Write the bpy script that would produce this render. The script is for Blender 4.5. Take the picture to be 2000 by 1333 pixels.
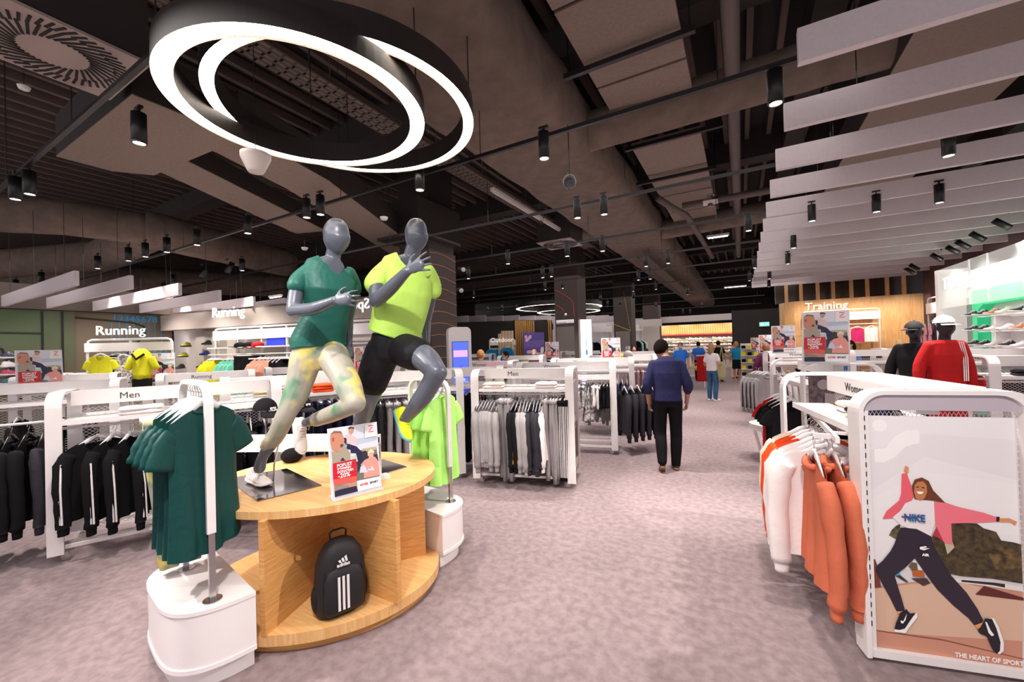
import bpy, bmesh, math, random
from mathutils import Vector, Matrix
for o in list(bpy.data.objects): bpy.data.objects.remove(o)
S=bpy.context.scene; COL=S.collection
PI=math.pi; R=math.radians
rnd=random.Random(7)
# ---------------------------------------------------------------- camera
FPX=789.172; EYE=Vector((0,0,1.75))
_y,_p,_r=0.516207380,0.00968549964,-0.0285474726
CF=Vector((-math.sin(_y)*math.cos(_p),math.cos(_y)*math.cos(_p),math.sin(_p)))
_cr=Vector((math.cos(_y),math.sin(_y),0)); _cu=_cr.cross(CF)
CR=_cr*math.cos(_r)+_cu*math.sin(_r); CU=-_cr*math.sin(_r)+_cu*math.cos(_r)
cd=bpy.data.cameras.new('camera'); cam=bpy.data.objects.new('camera',cd); COL.objects.link(cam)
cd.sensor_width=36; cd.lens=FPX/2000*36; cd.clip_start=.05; cd.clip_end=200
M=Matrix(((CR.x,CU.x,-CF.x,EYE.x),(CR.y,CU.y,-CF.y,EYE.y),(CR.z,CU.z,-CF.z,EYE.z),(0,0,0,1)))
cam.matrix_world=M; S.camera=cam
# ---------------------------------------------------------------- light and exposure
S.view_settings.view_transform='Standard'; S.view_settings.look='None'
S.view_settings.gamma=1; S.view_settings.use_curve_mapping=False
S.view_settings.exposure=0.62
w=bpy.data.worlds.new('entrance_ambient_fill'); S.world=w; w.use_nodes=True  # even ambient fill added through the open front, not daylight
w.node_tree.nodes['Background'].inputs[0].default_value=(1,.93,.95,1)
w.node_tree.nodes['Background'].inputs[1].default_value=0.55
LIGHTS={}
def area(name,loc,rot,size,energy,color=(1,.93,.9),sy=None):
    l=bpy.data.lights.new(name,'AREA'); l.energy=energy; l.color=color; l.size=size
    if sy: l.shape='RECTANGLE'; l.size_y=sy
    o=bpy.data.objects.new(name,l); COL.objects.link(o); o.location=loc; o.rotation_euler=rot; return o
def spot(loc,target,energy,ang=80,blend=.6,color=(1,.93,.86),rad=.05):
    key=('spot',energy,ang,blend,color,rad)
    l=LIGHTS.get(key)
    if l is None:
        l=bpy.data.lights.new('spot_beam','SPOT'); l.energy=energy; l.spot_size=R(ang); l.spot_blend=blend; l.color=color; l.shadow_soft_size=rad
        LIGHTS[key]=l
    o=bpy.data.objects.new('spot_beam',l); COL.objects.link(o); o.location=loc
    d=Vector(target)-Vector(loc); o.rotation_euler=d.to_track_quat('-Z','Y').to_euler(); return o
# added overhead area fill, unseen, standing in for the shop's general lighting
area('sales_floor_fill_light',(-3.5,9,3.95),(0,0,0),9,150,sy=10)
area('rear_floor_fill_light',(-5,25,3.9),(0,0,0),14,520,sy=18)
area('left_department_fill_light',(-13,4,3.5),(0,0,0),7,110,sy=6)
area('right_department_fill_light',(2.6,10,3.45),(0,0,0),3.5,130,(1,.88,.84),sy=12)
area('entrance_fill_light',(-2.0,-.2,3.9),(R(-12),0,0),6,120,sy=2.2)
spot((2.1,3.9,3.5),(.1,2.9,.3),330,75,.5)
spot((-3.9,-.3,3.5),(-2.6,1.6,.6),260,60,.5)
spot((-1.1,.3,3.5),(-2.3,1.9,1.2),150,60,.6)
spot((-.2,4.6,3.6),(-.3,5.0,0),260,40,.6)
spot((.2,.3,3.5),(.9,2.9,.8),170,50,.7)  # extra spot added to brighten the poster, no fixture built
# ---------------------------------------------------------------- helpers
def P(px,py,d): return EYE+(CF+CR*((px-1000)/FPX)-CU*((py-666.5)/FPX))*d
def Z(px,py,z):
    v=CF+CR*((px-1000)/FPX)-CU*((py-666.5)/FPX); return EYE+v*((z-1.75)/v.z)
def lin(h):
    if isinstance(h,str):
        h=h.lstrip('#'); c=[int(h[i:i+2],16)/255 for i in (0,2,4)]
    else: c=h
    return tuple(x/12.92 if x<=.04045 else ((x+.055)/1.055)**2.4 for x in c)+(1,)
MATS={}
def mat(name,col,rough=.6,metal=0,emit=0,noise=0,nscale=20,bump=0,bscale=60,alpha=None,col2=None,coat=0,wave=None,spec=None,sheen=0,dist=.002):
    if name in MATS: return MATS[name]
    m=bpy.data.materials.new(name); m.use_nodes=True; n=m.node_tree; b=n.nodes['Principled BSDF']
    c=lin(col); b.inputs['Base Color'].default_value=c; b.inputs['Roughness'].default_value=rough; b.inputs['Metallic'].default_value=metal
    m.diffuse_color=c
    if spec is not None: b.inputs['Specular IOR Level'].default_value=spec
    if coat: b.inputs['Coat Weight'].default_value=coat
    if sheen: b.inputs['Sheen Weight'].default_value=sheen
    if emit: b.inputs['Emission Color'].default_value=c; b.inputs['Emission Strength'].default_value=emit
    if alpha is not None: b.inputs['Alpha'].default_value=alpha
    tc=n.nodes.new('ShaderNodeTexCoord')
    if wave:   # wood grain: (direction scale xyz)
        mp=n.nodes.new('ShaderNodeMapping'); mp.inputs['Scale'].default_value=wave; n.links.new(tc.outputs['Object'],mp.inputs[0])
        nz=n.nodes.new('ShaderNodeTexNoise'); nz.inputs['Scale'].default_value=3; nz.inputs['Detail'].default_value=8; nz.inputs['Distortion'].default_value=1.2
        n.links.new(mp.outputs[0],nz.inputs['Vector'])
        rp=n.nodes.new('ShaderNodeValToRGB'); rp.color_ramp.elements[0].position=.35; rp.color_ramp.elements[1].position=.68
        rp.color_ramp.elements[0].color=lin(col2); rp.color_ramp.elements[1].color=c
        n.links.new(nz.outputs['Fac'],rp.inputs[0]); n.links.new(rp.outputs[0],b.inputs['Base Color'])
    elif noise:
        nz=n.nodes.new('ShaderNodeTexNoise'); nz.inputs['Scale'].default_value=nscale; nz.inputs['Detail'].default_value=6
        n.links.new(tc.outputs['Object'],nz.inputs['Vector'])
        mx=n.nodes.new('ShaderNodeMix'); mx.data_type='RGBA'; c2=lin(col2) if col2 else tuple(x*(1-noise) for x in c[:3])+(1,)
        mx.inputs[6].default_value=c; mx.inputs[7].default_value=c2
        rp=n.nodes.new('ShaderNodeMapRange'); rp.inputs[1].default_value=.35; rp.inputs[2].default_value=.65
        n.links.new(nz.outputs['Fac'],rp.inputs[0]); n.links.new(rp.outputs[0],mx.inputs[0]); n.links.new(mx.outputs[2],b.inputs['Base Color'])
    if bump:
        nb=n.nodes.new('ShaderNodeTexNoise'); nb.inputs['Scale'].default_value=bscale; nb.inputs['Detail'].default_value=4
        n.links.new(tc.outputs['Object'],nb.inputs['Vector']); bp=n.nodes.new('ShaderNodeBump'); bp.inputs['Strength'].default_value=bump; bp.inputs['Distance'].default_value=dist
        n.links.new(nb.outputs['Fac'],bp.inputs['Height']); n.links.new(bp.outputs[0],b.inputs['Normal'])
    MATS[name]=m; return m
def V(*a): return Vector(a)
class MB:
    def __init__(s): s.v=[]; s.f=[]; s.m=[]
    def quad(s,*p,mi=0):
        i=len(s.v); s.v+= [tuple(q) for q in p]; s.f.append(tuple(range(i,i+len(p)))); s.m.append(mi); return s
    def box(s,c,d,rz=0,mi=0,rot=None):
        m=rot if rot is not None else Matrix.Rotation(rz,3,'Z'); i=len(s.v)
        for x,y,z in ((-1,-1,-1),(1,-1,-1),(1,1,-1),(-1,1,-1),(-1,-1,1),(1,-1,1),(1,1,1),(-1,1,1)):
            s.v.append(tuple(Vector(c)+m@Vector((x*d[0]/2,y*d[1]/2,z*d[2]/2))))
        for f in ((0,3,2,1),(4,5,6,7),(0,1,5,4),(1,2,6,5),(2,3,7,6),(3,0,4,7)): s.f.append(tuple(i+k for k in f)); s.m.append(mi)
        return s
    def rings(s,rs,cap=(True,True),mi=0,closed=True):
        n=len(rs[0]); i=len(s.v)
        for r in rs: s.v+=[tuple(q) for q in r]
        for a in range(len(rs)-1):
            for k in range(n if closed else n-1):
                k2=(k+1)%n; s.f.append((i+a*n+k,i+a*n+k2,i+(a+1)*n+k2,i+(a+1)*n+k)); s.m.append(mi)
        if cap[0]: s.f.append(tuple(i+k for k in range(n-1,-1,-1))); s.m.append(mi)
        if cap[1]: s.f.append(tuple(i+(len(rs)-1)*n+k for k in range(n))); s.m.append(mi)
        return s
    def tube(s,pts,r,n=8,cap=True,mi=0,flat=1.0,up=None):
        pts=[Vector(p) for p in pts]; rs=[]; L=len(pts)
        rad=r if isinstance(r,(list,tuple)) else [r]*L
        pa=None
        for k,p in enumerate(pts):
            t=(pts[min(k+1,L-1)]-pts[max(k-1,0)])
            if t.length<1e-9: t=Vector((0,0,1))
            t.normalize()
            if pa is None:
                a=Vector(up) if up else (Vector((0,0,1)) if abs(t.z)<.9 else Vector((1,0,0)))
            else: a=pa
            a=(a-t*a.dot(t)); a.normalize(); pa=a; b=t.cross(a)
            rs.append([p+a*rad[k]*math.cos(q*2*PI/n)*flat+b*rad[k]*math.sin(q*2*PI/n) for q in range(n)])
        return s.rings(rs,(cap,cap),mi)
    def cyl(s,c,r,h,n=20,r2=None,mi=0):
        c=Vector(c); r2=r if r2 is None else r2
        return s.rings([[c+V(q[0]*a,q[1]*a,z) for q in circ(n)] for a,z in ((r,0),(r2,h))],mi=mi)
    def lathe(s,c,prof,n=20,mi=0,cap=(True,True)):
        c=Vector(c); return s.rings([[c+V(q[0]*a,q[1]*a,z) for q in circ(n)] for a,z in prof],cap,mi)
    def prism(s,poly,z0,z1,mi=0):
        return s.rings([[V(x,y,z0) for x,y in poly],[V(x,y,z1) for x,y in poly]],mi=mi)
    def limb(s,pts,rad,n=14,sub=5,mi=0,flat=1.0,up=None):
        # smooth tapering limb with rounded ends
        pts=[Vector(p) for p in pts]; q=[];rr=[]
        L=len(pts)
        for i in range(L-1):
            p0=pts[max(i-1,0)];p1=pts[i];p2=pts[i+1];p3=pts[min(i+2,L-1)]
            for j in range(sub):
                t=j/sub; q.append(.5*((2*p1)+(p2-p0)*t+(2*p0-5*p1+4*p2-p3)*t*t+(3*p1-p0-3*p2+p3)*t**3)); u=t*t*(3-2*t); rr.append(rad[i]*(1-u)+rad[i+1]*u)
        q.append(pts[-1]); rr.append(rad[-1])
        t0=(q[0]-q[1]).normalized(); t1=(q[-1]-q[-2]).normalized()
        a=[q[0]+t0*rr[0]*c for c in (.98,.7,.38)]; ar=[rr[0]*c for c in (.2,.71,.925)]
        b=[q[-1]+t1*rr[-1]*c for c in (.38,.7,.98)]; br=[rr[-1]*c for c in (.925,.71,.2)]
        return s.tube(a+q+b,ar+rr+br,n,True,mi,flat,up)
    def ell(s,c,d,n=16,m=10,rot=None,mi=0):
        c=Vector(c); rs=[]
        for i in range(1,m):
            a=PI*i/m; ring=[]
            for k in range(n):
                v=V(d[0]*math.sin(a)*math.cos(2*PI*k/n),d[1]*math.sin(a)*math.sin(2*PI*k/n),-d[2]*math.cos(a)); 
                if rot is not None: v=rot@v
                ring.append(c+v)
            rs.append(ring)
        return s.rings(rs,mi=mi)
    def mesh(s,name,mats=None,smooth=False):
        me=bpy.data.meshes.new(name); me.from_pydata(s.v,[],s.f)
        if mats:
            for x in (mats if isinstance(mats,(list,tuple)) else [mats]): me.materials.append(x)
        if any(s.m): me.polygons.foreach_set('material_index',s.m)
        if smooth: me.polygons.foreach_set('use_smooth',[True]*len(s.f))
        me.update(); return me
    def obj(s,name,mats,parent=None,smooth=False,loc=None,rz=None):
        return link(name,s.mesh(name,mats,smooth),parent,loc,rz)
_c={}
def circ(n):
    if n not in _c: _c[n]=[(math.cos(2*PI*k/n),math.sin(2*PI*k/n)) for k in range(n)]
    return _c[n]
def link(name,data,parent=None,loc=None,rz=None):
    o=bpy.data.objects.new(name,data); COL.objects.link(o)
    if parent: o.parent=parent
    if loc is not None: o.location=loc
    if rz is not None: o.rotation_euler=(0,0,rz)
    return o
def tag(o,label,cat,group=None,kind=None):
    o['label']=label; o['category']=cat
    if group: o['group']=group
    if kind: o['kind']=kind
    return o
def struct(o): o['kind']='structure'; return o
def thing(name,label,cat,loc=(0,0,0),rz=0,group=None):
    o=link(name,None,None,loc,rz); o.empty_display_size=.1; return tag(o,label,cat,group)
def dup(root,loc,rz=None,label=None,group=None,parent=None,rot=None):
    c=root.copy(); COL.objects.link(c); c.parent=parent; c.location=loc
    if rz is not None: c.rotation_euler=(0,0,rz)
    if rot is not None: c.rotation_euler=rot
    if label: c['label']=label
    if group: c['group']=group
    for ch in root.children:
        d=ch.copy(); COL.objects.link(d); d.parent=c
        for g in ch.children: e=g.copy(); COL.objects.link(e); e.parent=d
    return c
def setmat(o,*ms):
    for i,m in enumerate(ms):
        if i<len(o.material_slots): o.material_slots[i].link='OBJECT'; o.material_slots[i].material=m
def remesh(mb,name,m,voxel=.008,smooth=3,parent=None):
    me=mb.mesh(name+'_src'); o=link(name,me)
    bm=bmesh.new(); bm.from_mesh(me); bmesh.ops.recalc_face_normals(bm,faces=bm.faces); bm.to_mesh(me); bm.free()
    md=o.modifiers.new('r','REMESH'); md.mode='VOXEL'; md.voxel_size=voxel
    if smooth: sm=o.modifiers.new('s','SMOOTH'); sm.iterations=smooth; sm.factor=.5
    dg=bpy.context.evaluated_depsgraph_get(); dg.update()
    nm=bpy.data.meshes.new_from_object(o.evaluated_get(dg)); nm.name=name
    o.modifiers.clear(); o.data=nm; nm.materials.clear(); nm.materials.append(m)
    nm.polygons.foreach_set('use_smooth',[True]*len(nm.polygons))
    if parent: o.parent=parent
    return o
_txt={}
def text(body,size,loc,rot,m,parent=None,ext=.001,name='lettering',align='LEFT',bold=0,sx=1,kind=None):
    key=(body,size,ext,align,bold)
    if key not in _txt:
        cu=bpy.data.curves.new('t','FONT'); cu.body=body; cu.size=size; cu.extrude=ext; cu.align_x=align; cu.offset=bold; cu.resolution_u=2
        o=bpy.data.objects.new('t',cu); COL.objects.link(o); dg=bpy.context.evaluated_depsgraph_get(); dg.update()
        _txt[key]=bpy.data.meshes.new_from_object(o.evaluated_get(dg)); bpy.data.objects.remove(o)
    me=_txt[key].copy(); me.materials.clear(); me.materials.append(m)
    o=link(name,me,parent,loc); o.rotation_euler=rot; o.scale=(sx,1,1); return o
# ---------------------------------------------------------------- materials
WHITE=mat('white_powder_coat','#ECE6E6',.35,noise=.04,nscale=8)
WHITE2=mat('white_laminate','#F0EAEA',.3)
GREYIN=mat('grey_powder_coat','#B4A8AC',.5)
CHROME=mat('brushed_steel','#C8C4C6',.25,1)
BLACKP=mat('black_lamp_paint','#141216',.45)
TRACKM=mat('black_track_paint','#1c181a',.4)
LAMPG=mat('lamp_glow','#FFF3E2',.5,emit=14)
RINGG=mat('led_ring_diffuser','#FFF4E8',.5,emit=5)
RINGB=mat('ring_black_profile','#2a2422',.5)
CARPET=mat('mottled_mauve_carpet','#988789',.95,noise=.3,nscale=17,bump=.8,bscale=320,col2='#847477',spec=.1)
WOODT=mat('beech_veneer','#EDC187',.4,col2='#DDA869',wave=(1.2,16,1.2))
WOODV=mat('beech_side_veneer','#E6AE6C',.45,col2='#CE9350',wave=(2.0,2.0,22))
WOODW=mat('oak_wall_panel','#E3B57F',.5,col2='#D09E66',wave=(5,5,.6))
WOODS=mat('pine_slat','#D9A766',.5,col2='#B98748',wave=(6,6,.5))
CEILB=mat('dark_painted_ceiling','#1E1715',.9,noise=.3,nscale=2)
CEILR=mat('painted_deck_rib','#5A4B45',.8)
DUCT=mat('brown_insulation_foil','#75645A',.85,noise=.25,nscale=5,bump=.8,bscale=7,dist=.02)
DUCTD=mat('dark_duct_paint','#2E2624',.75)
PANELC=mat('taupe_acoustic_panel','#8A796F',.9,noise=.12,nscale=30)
TRAYM=mat('galvanised_tray','#6A5C55',.5,.3)
BAFF=mat('white_felt_baffle','#D8CCD0',.85,noise=.05,nscale=40)
MANN=mat('slate_mannequin_lacquer','#565B68',.33,coat=.2)
MANB=mat('black_mannequin_lacquer','#1a1720',.4)
COLM=mat('taupe_column_paint','#4A3F3C',.85,noise=.08,nscale=30)
DARKW=mat('dark_brown_wall','#3A302E',.85)
GREYW=mat('warm_grey_wall','#6E6258',.8)
LIGHTW=mat('pale_grey_wall','#CFC5C0',.75)
BLK=mat('black_jersey','#121014',.9,bump=.3,bscale=90,spec=.2)
CLEAR=mat('clear_plastic','#F4F2F5',.1,alpha=.45)
HANG=mat('translucent_hanger','#F1ECF0',.25,alpha=.85)
HANGB=mat('black_hanger','#1c1a1c',.3)
SKIN=mat('skin','#B9846A',.55); SKIN2=mat('fair_skin','#D8A285',.55)
HAIRB=mat('dark_brown_hair','#170E0A',.85,spec=.15,bump=.8,bscale=120); HAIRL=mat('light_brown_hair','#A0764A',.7,bump=.8,bscale=120)
MASK=mat('blue_face_mask','#9CC0D6',.8)
def fab(name,col,n=.12,r=.8,b=.55): return mat(name,col,r,noise=n,nscale=4,bump=b,bscale=15,spec=.25,dist=.012)
F=dict(teal=fab('teal_jersey','#0F4341',.15,.5),lime=fab('lime_jersey','#B6F57C',.06,.6),grey=fab('heather_grey_fleece','#A09A9C'),dgrey=fab('charcoal_fleece','#2E2B33'),
 black=BLK,navy=fab('navy_fleece','#1D1A3C'),white=fab('white_fleece','#EDE4E4',.05),peach=fab('peach_fleece','#D06E50',.08),red=fab('red_jersey','#BE1C1E',.1),orange=fab('orange_jersey','#E8501E',.1),
 yellow=fab('yellow_jersey','#E6E22A',.08),mint=fab('mint_jersey','#7FDDC0',.08),coral=fab('coral_jersey','#F5AE93',.08),pink=fab('pink_jersey','#E6A0B0',.08),dusty=fab('dusty_pink_fleece','#B58E93',.08),
 blue=fab('blue_jersey','#2A6FD0',.1),magenta=fab('magenta_jersey','#C0286C',.1),green=fab('green_jersey','#6FA820',.1),denim=fab('denim_blue_jersey','#1D3358',.15),khaki=fab('khaki_cotton','#A79F78',.1),cream=fab('cream_cotton','#E8DCCB',.05),plum=fab('plum_jersey','#5E1F45',.1),
 camo=mat('floral_print_jersey','#C5C2B4',.6,noise=1,nscale=9,col2='#4F7A5C'),leop=mat('orange_leopard_print','#D8703A',.7,noise=1,nscale=22,col2='#1d1411'),mono=mat('black_white_print','#E6E0E0',.7,noise=1,nscale=25,col2='#1b181b'),aqua=fab('aqua_jersey','#A6E6E0',.08),cyan=fab('cyan_shell','#1487B8',.1))

# ================================================================ room shell
struct(MB().box((-9,21,-.05),(44,50,.1)).obj('floor',CARPET))
ceil=struct(MB().box((-9,21,5.65),(44,50,.1)).obj('ceiling',CEILB))
rib=MB().box((0,0,0),(.07,26,.12)).mesh('rib',CEILR)
for k in range(84):
    x=-27+k*.34
    if x<1.4: link('rib',rib,ceil,(x,12.5,5.52))
beam=MB().box((0,0,0),(30,.35,.5)).mesh('beam',DUCTD)
for y in (4.6,8.9,13.2,17.5,22,26.5): link('beam',beam,ceil,(-9,y,5.35))
for x in (.9,4.2): link('beam',MB().box((0,0,0),(.3,26,.45)).mesh('beam',DUCTD),ceil,(x,13,5.36))
# right wall and its glazed corner
struct(MB().box((5.0,12.6,2.0),(.12,9.2,4.0)).obj('wall_right',mat('dark_aubergine_wall','#4A3236',.8)))
struct(MB().box((5.0,22,4.8),(.12,44,1.6)).obj('trim_1',DARKW))
struct(MB().box((-21.5,15,2.8),(.1,32,5.6)).obj('wall_left',DARKW))
struct(MB().box((-9,45.5,2.8),(44,.1,5.6)).obj('wall_far',DARKW))
# oak wall of the training department, rounded at its left end
tw=MB(); pts=[(1.45,19.2),(1.3,18.65),(1.42,18.1),(1.7,17.8),(2.1,17.7)]+[(2.1+k*.3,17.7) for k in range(1,12)]
poly=pts+[(x+(.1 if i<4 else 0),y+.1) for i,(x,y) in reversed(list(enumerate(pts)))]
tw.prism(poly,0,3.03); tww=struct(tw.obj('wall_training',WOODW))
MB().box((3.4,18.9,4.2),(4.4,.1,2.3)).obj('upper_panel',mat('dark_glass_panel','#2b211b',.25),tww)
for k in range(9): MB().box((1.5+k*.47,18.1+(k%2)*.2,3.6),(.1,.09,1.2)).obj('post',WOODW,tww)
MB().box((3.1,18.2,4.1),(4.0,.1,.1)).obj('top_rail',WOODW,tww)
# dark wall with the exit sign
dw=struct(MB().box((.62,22.3,1.55),(2.0,.1,3.1)).obj('wall_dark',mat('black_topographic_wall','#2f2b2c',.9)))
# far shoe wall: planks over a red framed recess
SHY=28.3
fw=struct(MB().box((-2.9,SHY+.15,1.37),(8.2,.2,2.74)).obj('wall_shoe',mat('pale_shoe_wall','#A59C95',.8)))
pl=MB().box((0,0,0),(.125,.04,.62)).mesh('plank',WOODS); pl2=MB().box((0,0,0),(.125,.04,2.72)).mesh('plank',WOODS)
for k in range(49): link('plank',pl,fw,(-6.6+k*.135,SHY+(k%3)*.01,2.42))
for k in range(5): link('plank',pl2,fw,(.05+k*.135,SHY-.04+(k%3)*.01,1.37))
REDF=mat('red_frame_lacquer','#8E1220',.5)
MB().tube([V(x,SHY-.1,z) for x,z in [(-6.6,2.06),(-.4,2.06),(-.2,1.98),(-.12,1.8),(.12,.1)]],.07,8).obj('red_frame',REDF,fw)
for k in range(5): MB().box((-5.6+k*1.35,SHY-.02,1.0),(.05,.05,1.9)).obj('upright',WHITE,fw)
struct(MB().box((-3.7,26,3.0),(11,.3,.36)).obj('trim_2',LIGHTW))
# exit sign
GREENG=mat('exit_sign_glow','#3BD88A',.5,emit=2.5)
ex=thing('exit_sign','green lit exit sign on the dark rear wall beside the wooden wall','sign',(.95,22.18,2.38))
MB().box((0,0,0),(.4,.06,.2)).obj('housing',WHITE2,ex); MB().box((0,-.035,0),(.36,.01,.16)).obj('lit_face',GREENG,ex)
MB().box((-.08,-.042,0),(.1,.004,.08)).obj('white_symbol',mat('sign_white','#FFFFFF',.5,emit=2),ex); MB().box((.1,-.042,0),(.12,.004,.04)).obj('white_symbol',MATS['sign_white'],ex)
# left green department wall, relief panels and black seams
GREEN=mat('olive_taupe_wall','#57503F',.7,noise=.3,nscale=.8,col2='#465638')
gw=struct(MB().box((-12.0,.6,1.35),(.12,4.4,2.7)).obj('wall_green',GREEN))
SEAM=mat('black_seam','#151210',.6)
for y0,z0,y1,z1 in [(-.6,2.28,2.35,2.24),(2.35,2.68,2.35,.2),(-.6,1.98,1.85,1.95),(1.85,1.95,2.15,.6),(2.62,2.68,2.62,.2)]:
    MB().tube([V(-11.93,y0,z0),V(-11.93,y1,z1)],.018,6).obj('seam',SEAM,gw)
for k,z in enumerate((2.33,2.12,1.93)): MB().box((-11.93,.5,z),(.06,2.6,.05)).obj('relief_band',mat('olive_band','#6C7A56',.6),gw)
struct(MB().box((-12.05,1.0,2.95),(.3,6.9,.48)).obj('trim_3',mat('taupe_fascia','#5C504B',.8)))
w2=struct(MB().box((0,0,1.35),(1.66,.12,2.7)).obj('wall_track',mat('umber_wall','#6A5C4C',.75))); w2.location=(-12.05,3.62,0); w2.rotation_euler=(0,0,R(90))
BLUEP=mat('blue_print','#1F86BE',.6)
for k in range(8): MB().box((-.25+k*.125,-.065,1.75),(.014,.01,1.5)).obj('blue_line',BLUEP,w2)
text('12345678',.2,(-.25,-.066,2.52),(PI/2,0,0),BLUEP,w2,.002,'blue_number',bold=.004)
text('START',.3,(.72,-.066,1.15),(PI/2,-PI/2,0),BLUEP,w2,.002,'blue_word',bold=.006)
MB().tube([V(-.82,-.07,2.58),V(.1,-.07,2.5),V(.3,-.07,2.42),V(.32,-.07,2.25),V(.0,-.07,1.8)],.018,6).obj('seam',SEAM,w2)
# running department wall behind the racks
RWD=V(.987,.16,0).normalized(); RW0=V(-11.95,4.38,0); RWa=math.atan2(RWD.y,RWD.x)
rw=struct(MB().box((3.0,.55,1.3),(7.4,.1,2.6)).obj('wall_running',LIGHTW,None,loc=RW0,rz=RWa))
MB().box((3.3,-.05,2.5),(6.6,.25,.36)).obj('fascia',mat('taupe_sign_fascia','#A2968F',.8),rw)
MB().box((3.3,.3,2.72),(6.6,.6,.06)).obj('fascia_top',GREYW,rw)
FIN=mat('pale_fin','#C9C0B6',.7)
for k in range(3):
    x=.15+k*.55
    MB().quad(V(x,.45,0),V(x+.3,.45,0),V(x+.55,.35,2.3),V(x+.25,.35,2.3)).quad(V(x+.3,.45,0),V(x+.42,.5,0),V(x+.67,.5,2.3),V(x+.55,.35,2.3)).quad(V(x-.05,.5,0),V(x,.45,0),V(x+.25,.35,2.3),V(x+.2,.5,2.3)).obj('relief_fin',FIN,rw)
# ================================================================ columns
def column(x,y,wd,label,rz=0,low=3.7):
    c=thing('column',label,'column',(x,y,0),rz)
    MB().box((0,0,low/2),(wd,wd,low)).obj('cladding',COLM,c)
    MB().box((0,0,(5.6+low)/2),(wd*.94,wd*.94,5.6-low)).obj('concrete_shaft',DUCTD,c)
    return c
a=P(842,600,8.0)
c1=column(a.x-.38-.02,a.y+.38,.84,'dark brown column with thin orange lines behind the lime mannequin')
ORL=mat('orange_line','#C98562',.5)
for k in range(15):
    z=3.62-k*.235
    MB().tube([V(.425,-.42,z),V(.425,-.2,z+.03),V(.425,.05,z+.02),V(.425,.42,z-.05)],.006,4).tube([V(-.38,-.425,z-.1),V(-.1,-.425,z-.06),V(.38,-.425,z)],.006,4).obj('orange_line',ORL,c1)
MB().box((0,-.2,4.25),(1.1,1.3,.7)).obj('bulkhead',DUCTD,c1)
a=P(1130,650,13.0); c2=column(a.x-.4,a.y+.4,.8,'grey column with red lines and a mirror panel facing the aisle',low=4.4)
mir=MB().box((-.05,-.405,1.35),(.62,.01,2.35)).obj('mirror_panel',mat('mirror','#E8E8E8',.03,1),c2)
RLN=mat('red_line','#E0503A',.5)
MB().tube([V(-.4,-.405,3.5),V(-.3,-.405,3.5),V(.15,-.405,3.2),V(.25,-.405,3.05),V(.27,-.405,2.6)],.008,4).tube([V(-.4,-.405,3.05),V(-.25,-.405,2.98),V(-.1,-.405,2.85),V(-.07,-.405,2.6)],.008,4).obj('red_line',RLN,c2)
for k in range(4): MB().tube([V(.405,-.38,2.5-k*.35),V(.405,-.25,2.58-k*.35)],.012,4).obj('red_line',RLN,c2)
a=P(1234,650,19.0); c3=column(a.x-.42,a.y+.42,.84,'grey column with a dotted yellow line in the middle distance',low=4.6)
YD=mat('yellow_dot','#D8CC3A',.5)
yd=MB()
for k in range(22): yd.box((.1+k*.012,-.425,4.1-k*.085),(.03,.01,.03))
for k in range(18): yd.box((-.4+k*.045,-.425,2.6-k*.02),(.03,.01,.03))
yd.obj('dotted_line',YD,c3); MB().box((0,-.43,1.2),(.66,.01,2.1)).obj('mirror_panel',MATS['mirror'],c3)
a=P(1287,650,24.0); c4=column(a.x-.45,a.y+.45,.9,'dark column with an orange galaxy print by the shoe wall',low=4.6)
MB().box((0,-.46,1.5),(.9,.01,2.6)).obj('galaxy_print',mat('galaxy_print','#3a2a2a',.6,noise=1,nscale=1.4,col2='#C8502E'),c4)
# ================================================================ ducts, panels, trays and pipes overhead
def rbox(x0,x1,z0,z1,y0,y1,r=.22,n=6,seg=14):
    prof=[]
    for cx,cz,a0 in ((x1-r,z1-r,0),(x0+r,z1-r,90),(x0+r,z0+r,180),(x1-r,z0+r,270)):
        for k in range(n+1): a=R(a0+90*k/n); prof.append((cx+r*math.cos(a),cz+r*math.sin(a)))
    rs=[]
    for i in range(seg+1):
        y=y0+(y1-y0)*i/seg; j=.015*math.sin(i*2.3)
        rs.append([V(x+j,y,z+j*.7) for x,z in prof])
    return MB().rings(rs)
tag(rbox(-3.05,-1.6,4.2,4.95,1.0,33,seg=60).obj('insulated_duct',DUCT,smooth=True),'wide brown insulated air duct running to the back over the aisle','duct')
def rtube(name,pts,r,label,m=DUCT,cat='duct',n=20,group=None,wr=0):
    mb=MB(); q=[]; rr=[]
    pts=[Vector(p) for p in pts]
    for i in range(len(pts)-1):
        L=(pts[i+1]-pts[i]).length; s=max(2,int(L/.22)) if wr else 3
        for j in range(s): q.append(pts[i].lerp(pts[i+1],j/s)); rr.append(r*(1+(wr*(-1)**len(rr))))
    q.append(pts[-1]); rr.append(r)
    mb.tube(q,rr,n); return tag(mb.obj(name,m,smooth=True),label,cat,group)
rtube('branch_duct',[(-1.7,5.1,4.5),(-.9,5.2,4.55),(.9,5.25,4.6),(3.6,5.3,4.6)],.24,'round insulated duct branching right below the acoustic panels',wr=.01)
rtube('branch_duct',[(-2.0,10.6,4.5),(0,10.6,4.55),(3.6,10.7,4.6)],.24,'round insulated duct crossing behind the far acoustic panels',wr=.01)
rtube('branch_duct',[(-3.0,9.6,4.5),(-3.5,9.2,4.5),(-3.9,8.9,4.45)],.26,'short ribbed flexible duct feeding the box diffuser mid shop',wr=.05)
rtube('water_pipe',[(0.0,1.8,4.6),(0,16,4.6)],.075,'grey straight pipe under the ceiling left of the white baffles',mat('grey_pipe','#5C4F4C',.5),'pipe')
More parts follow.
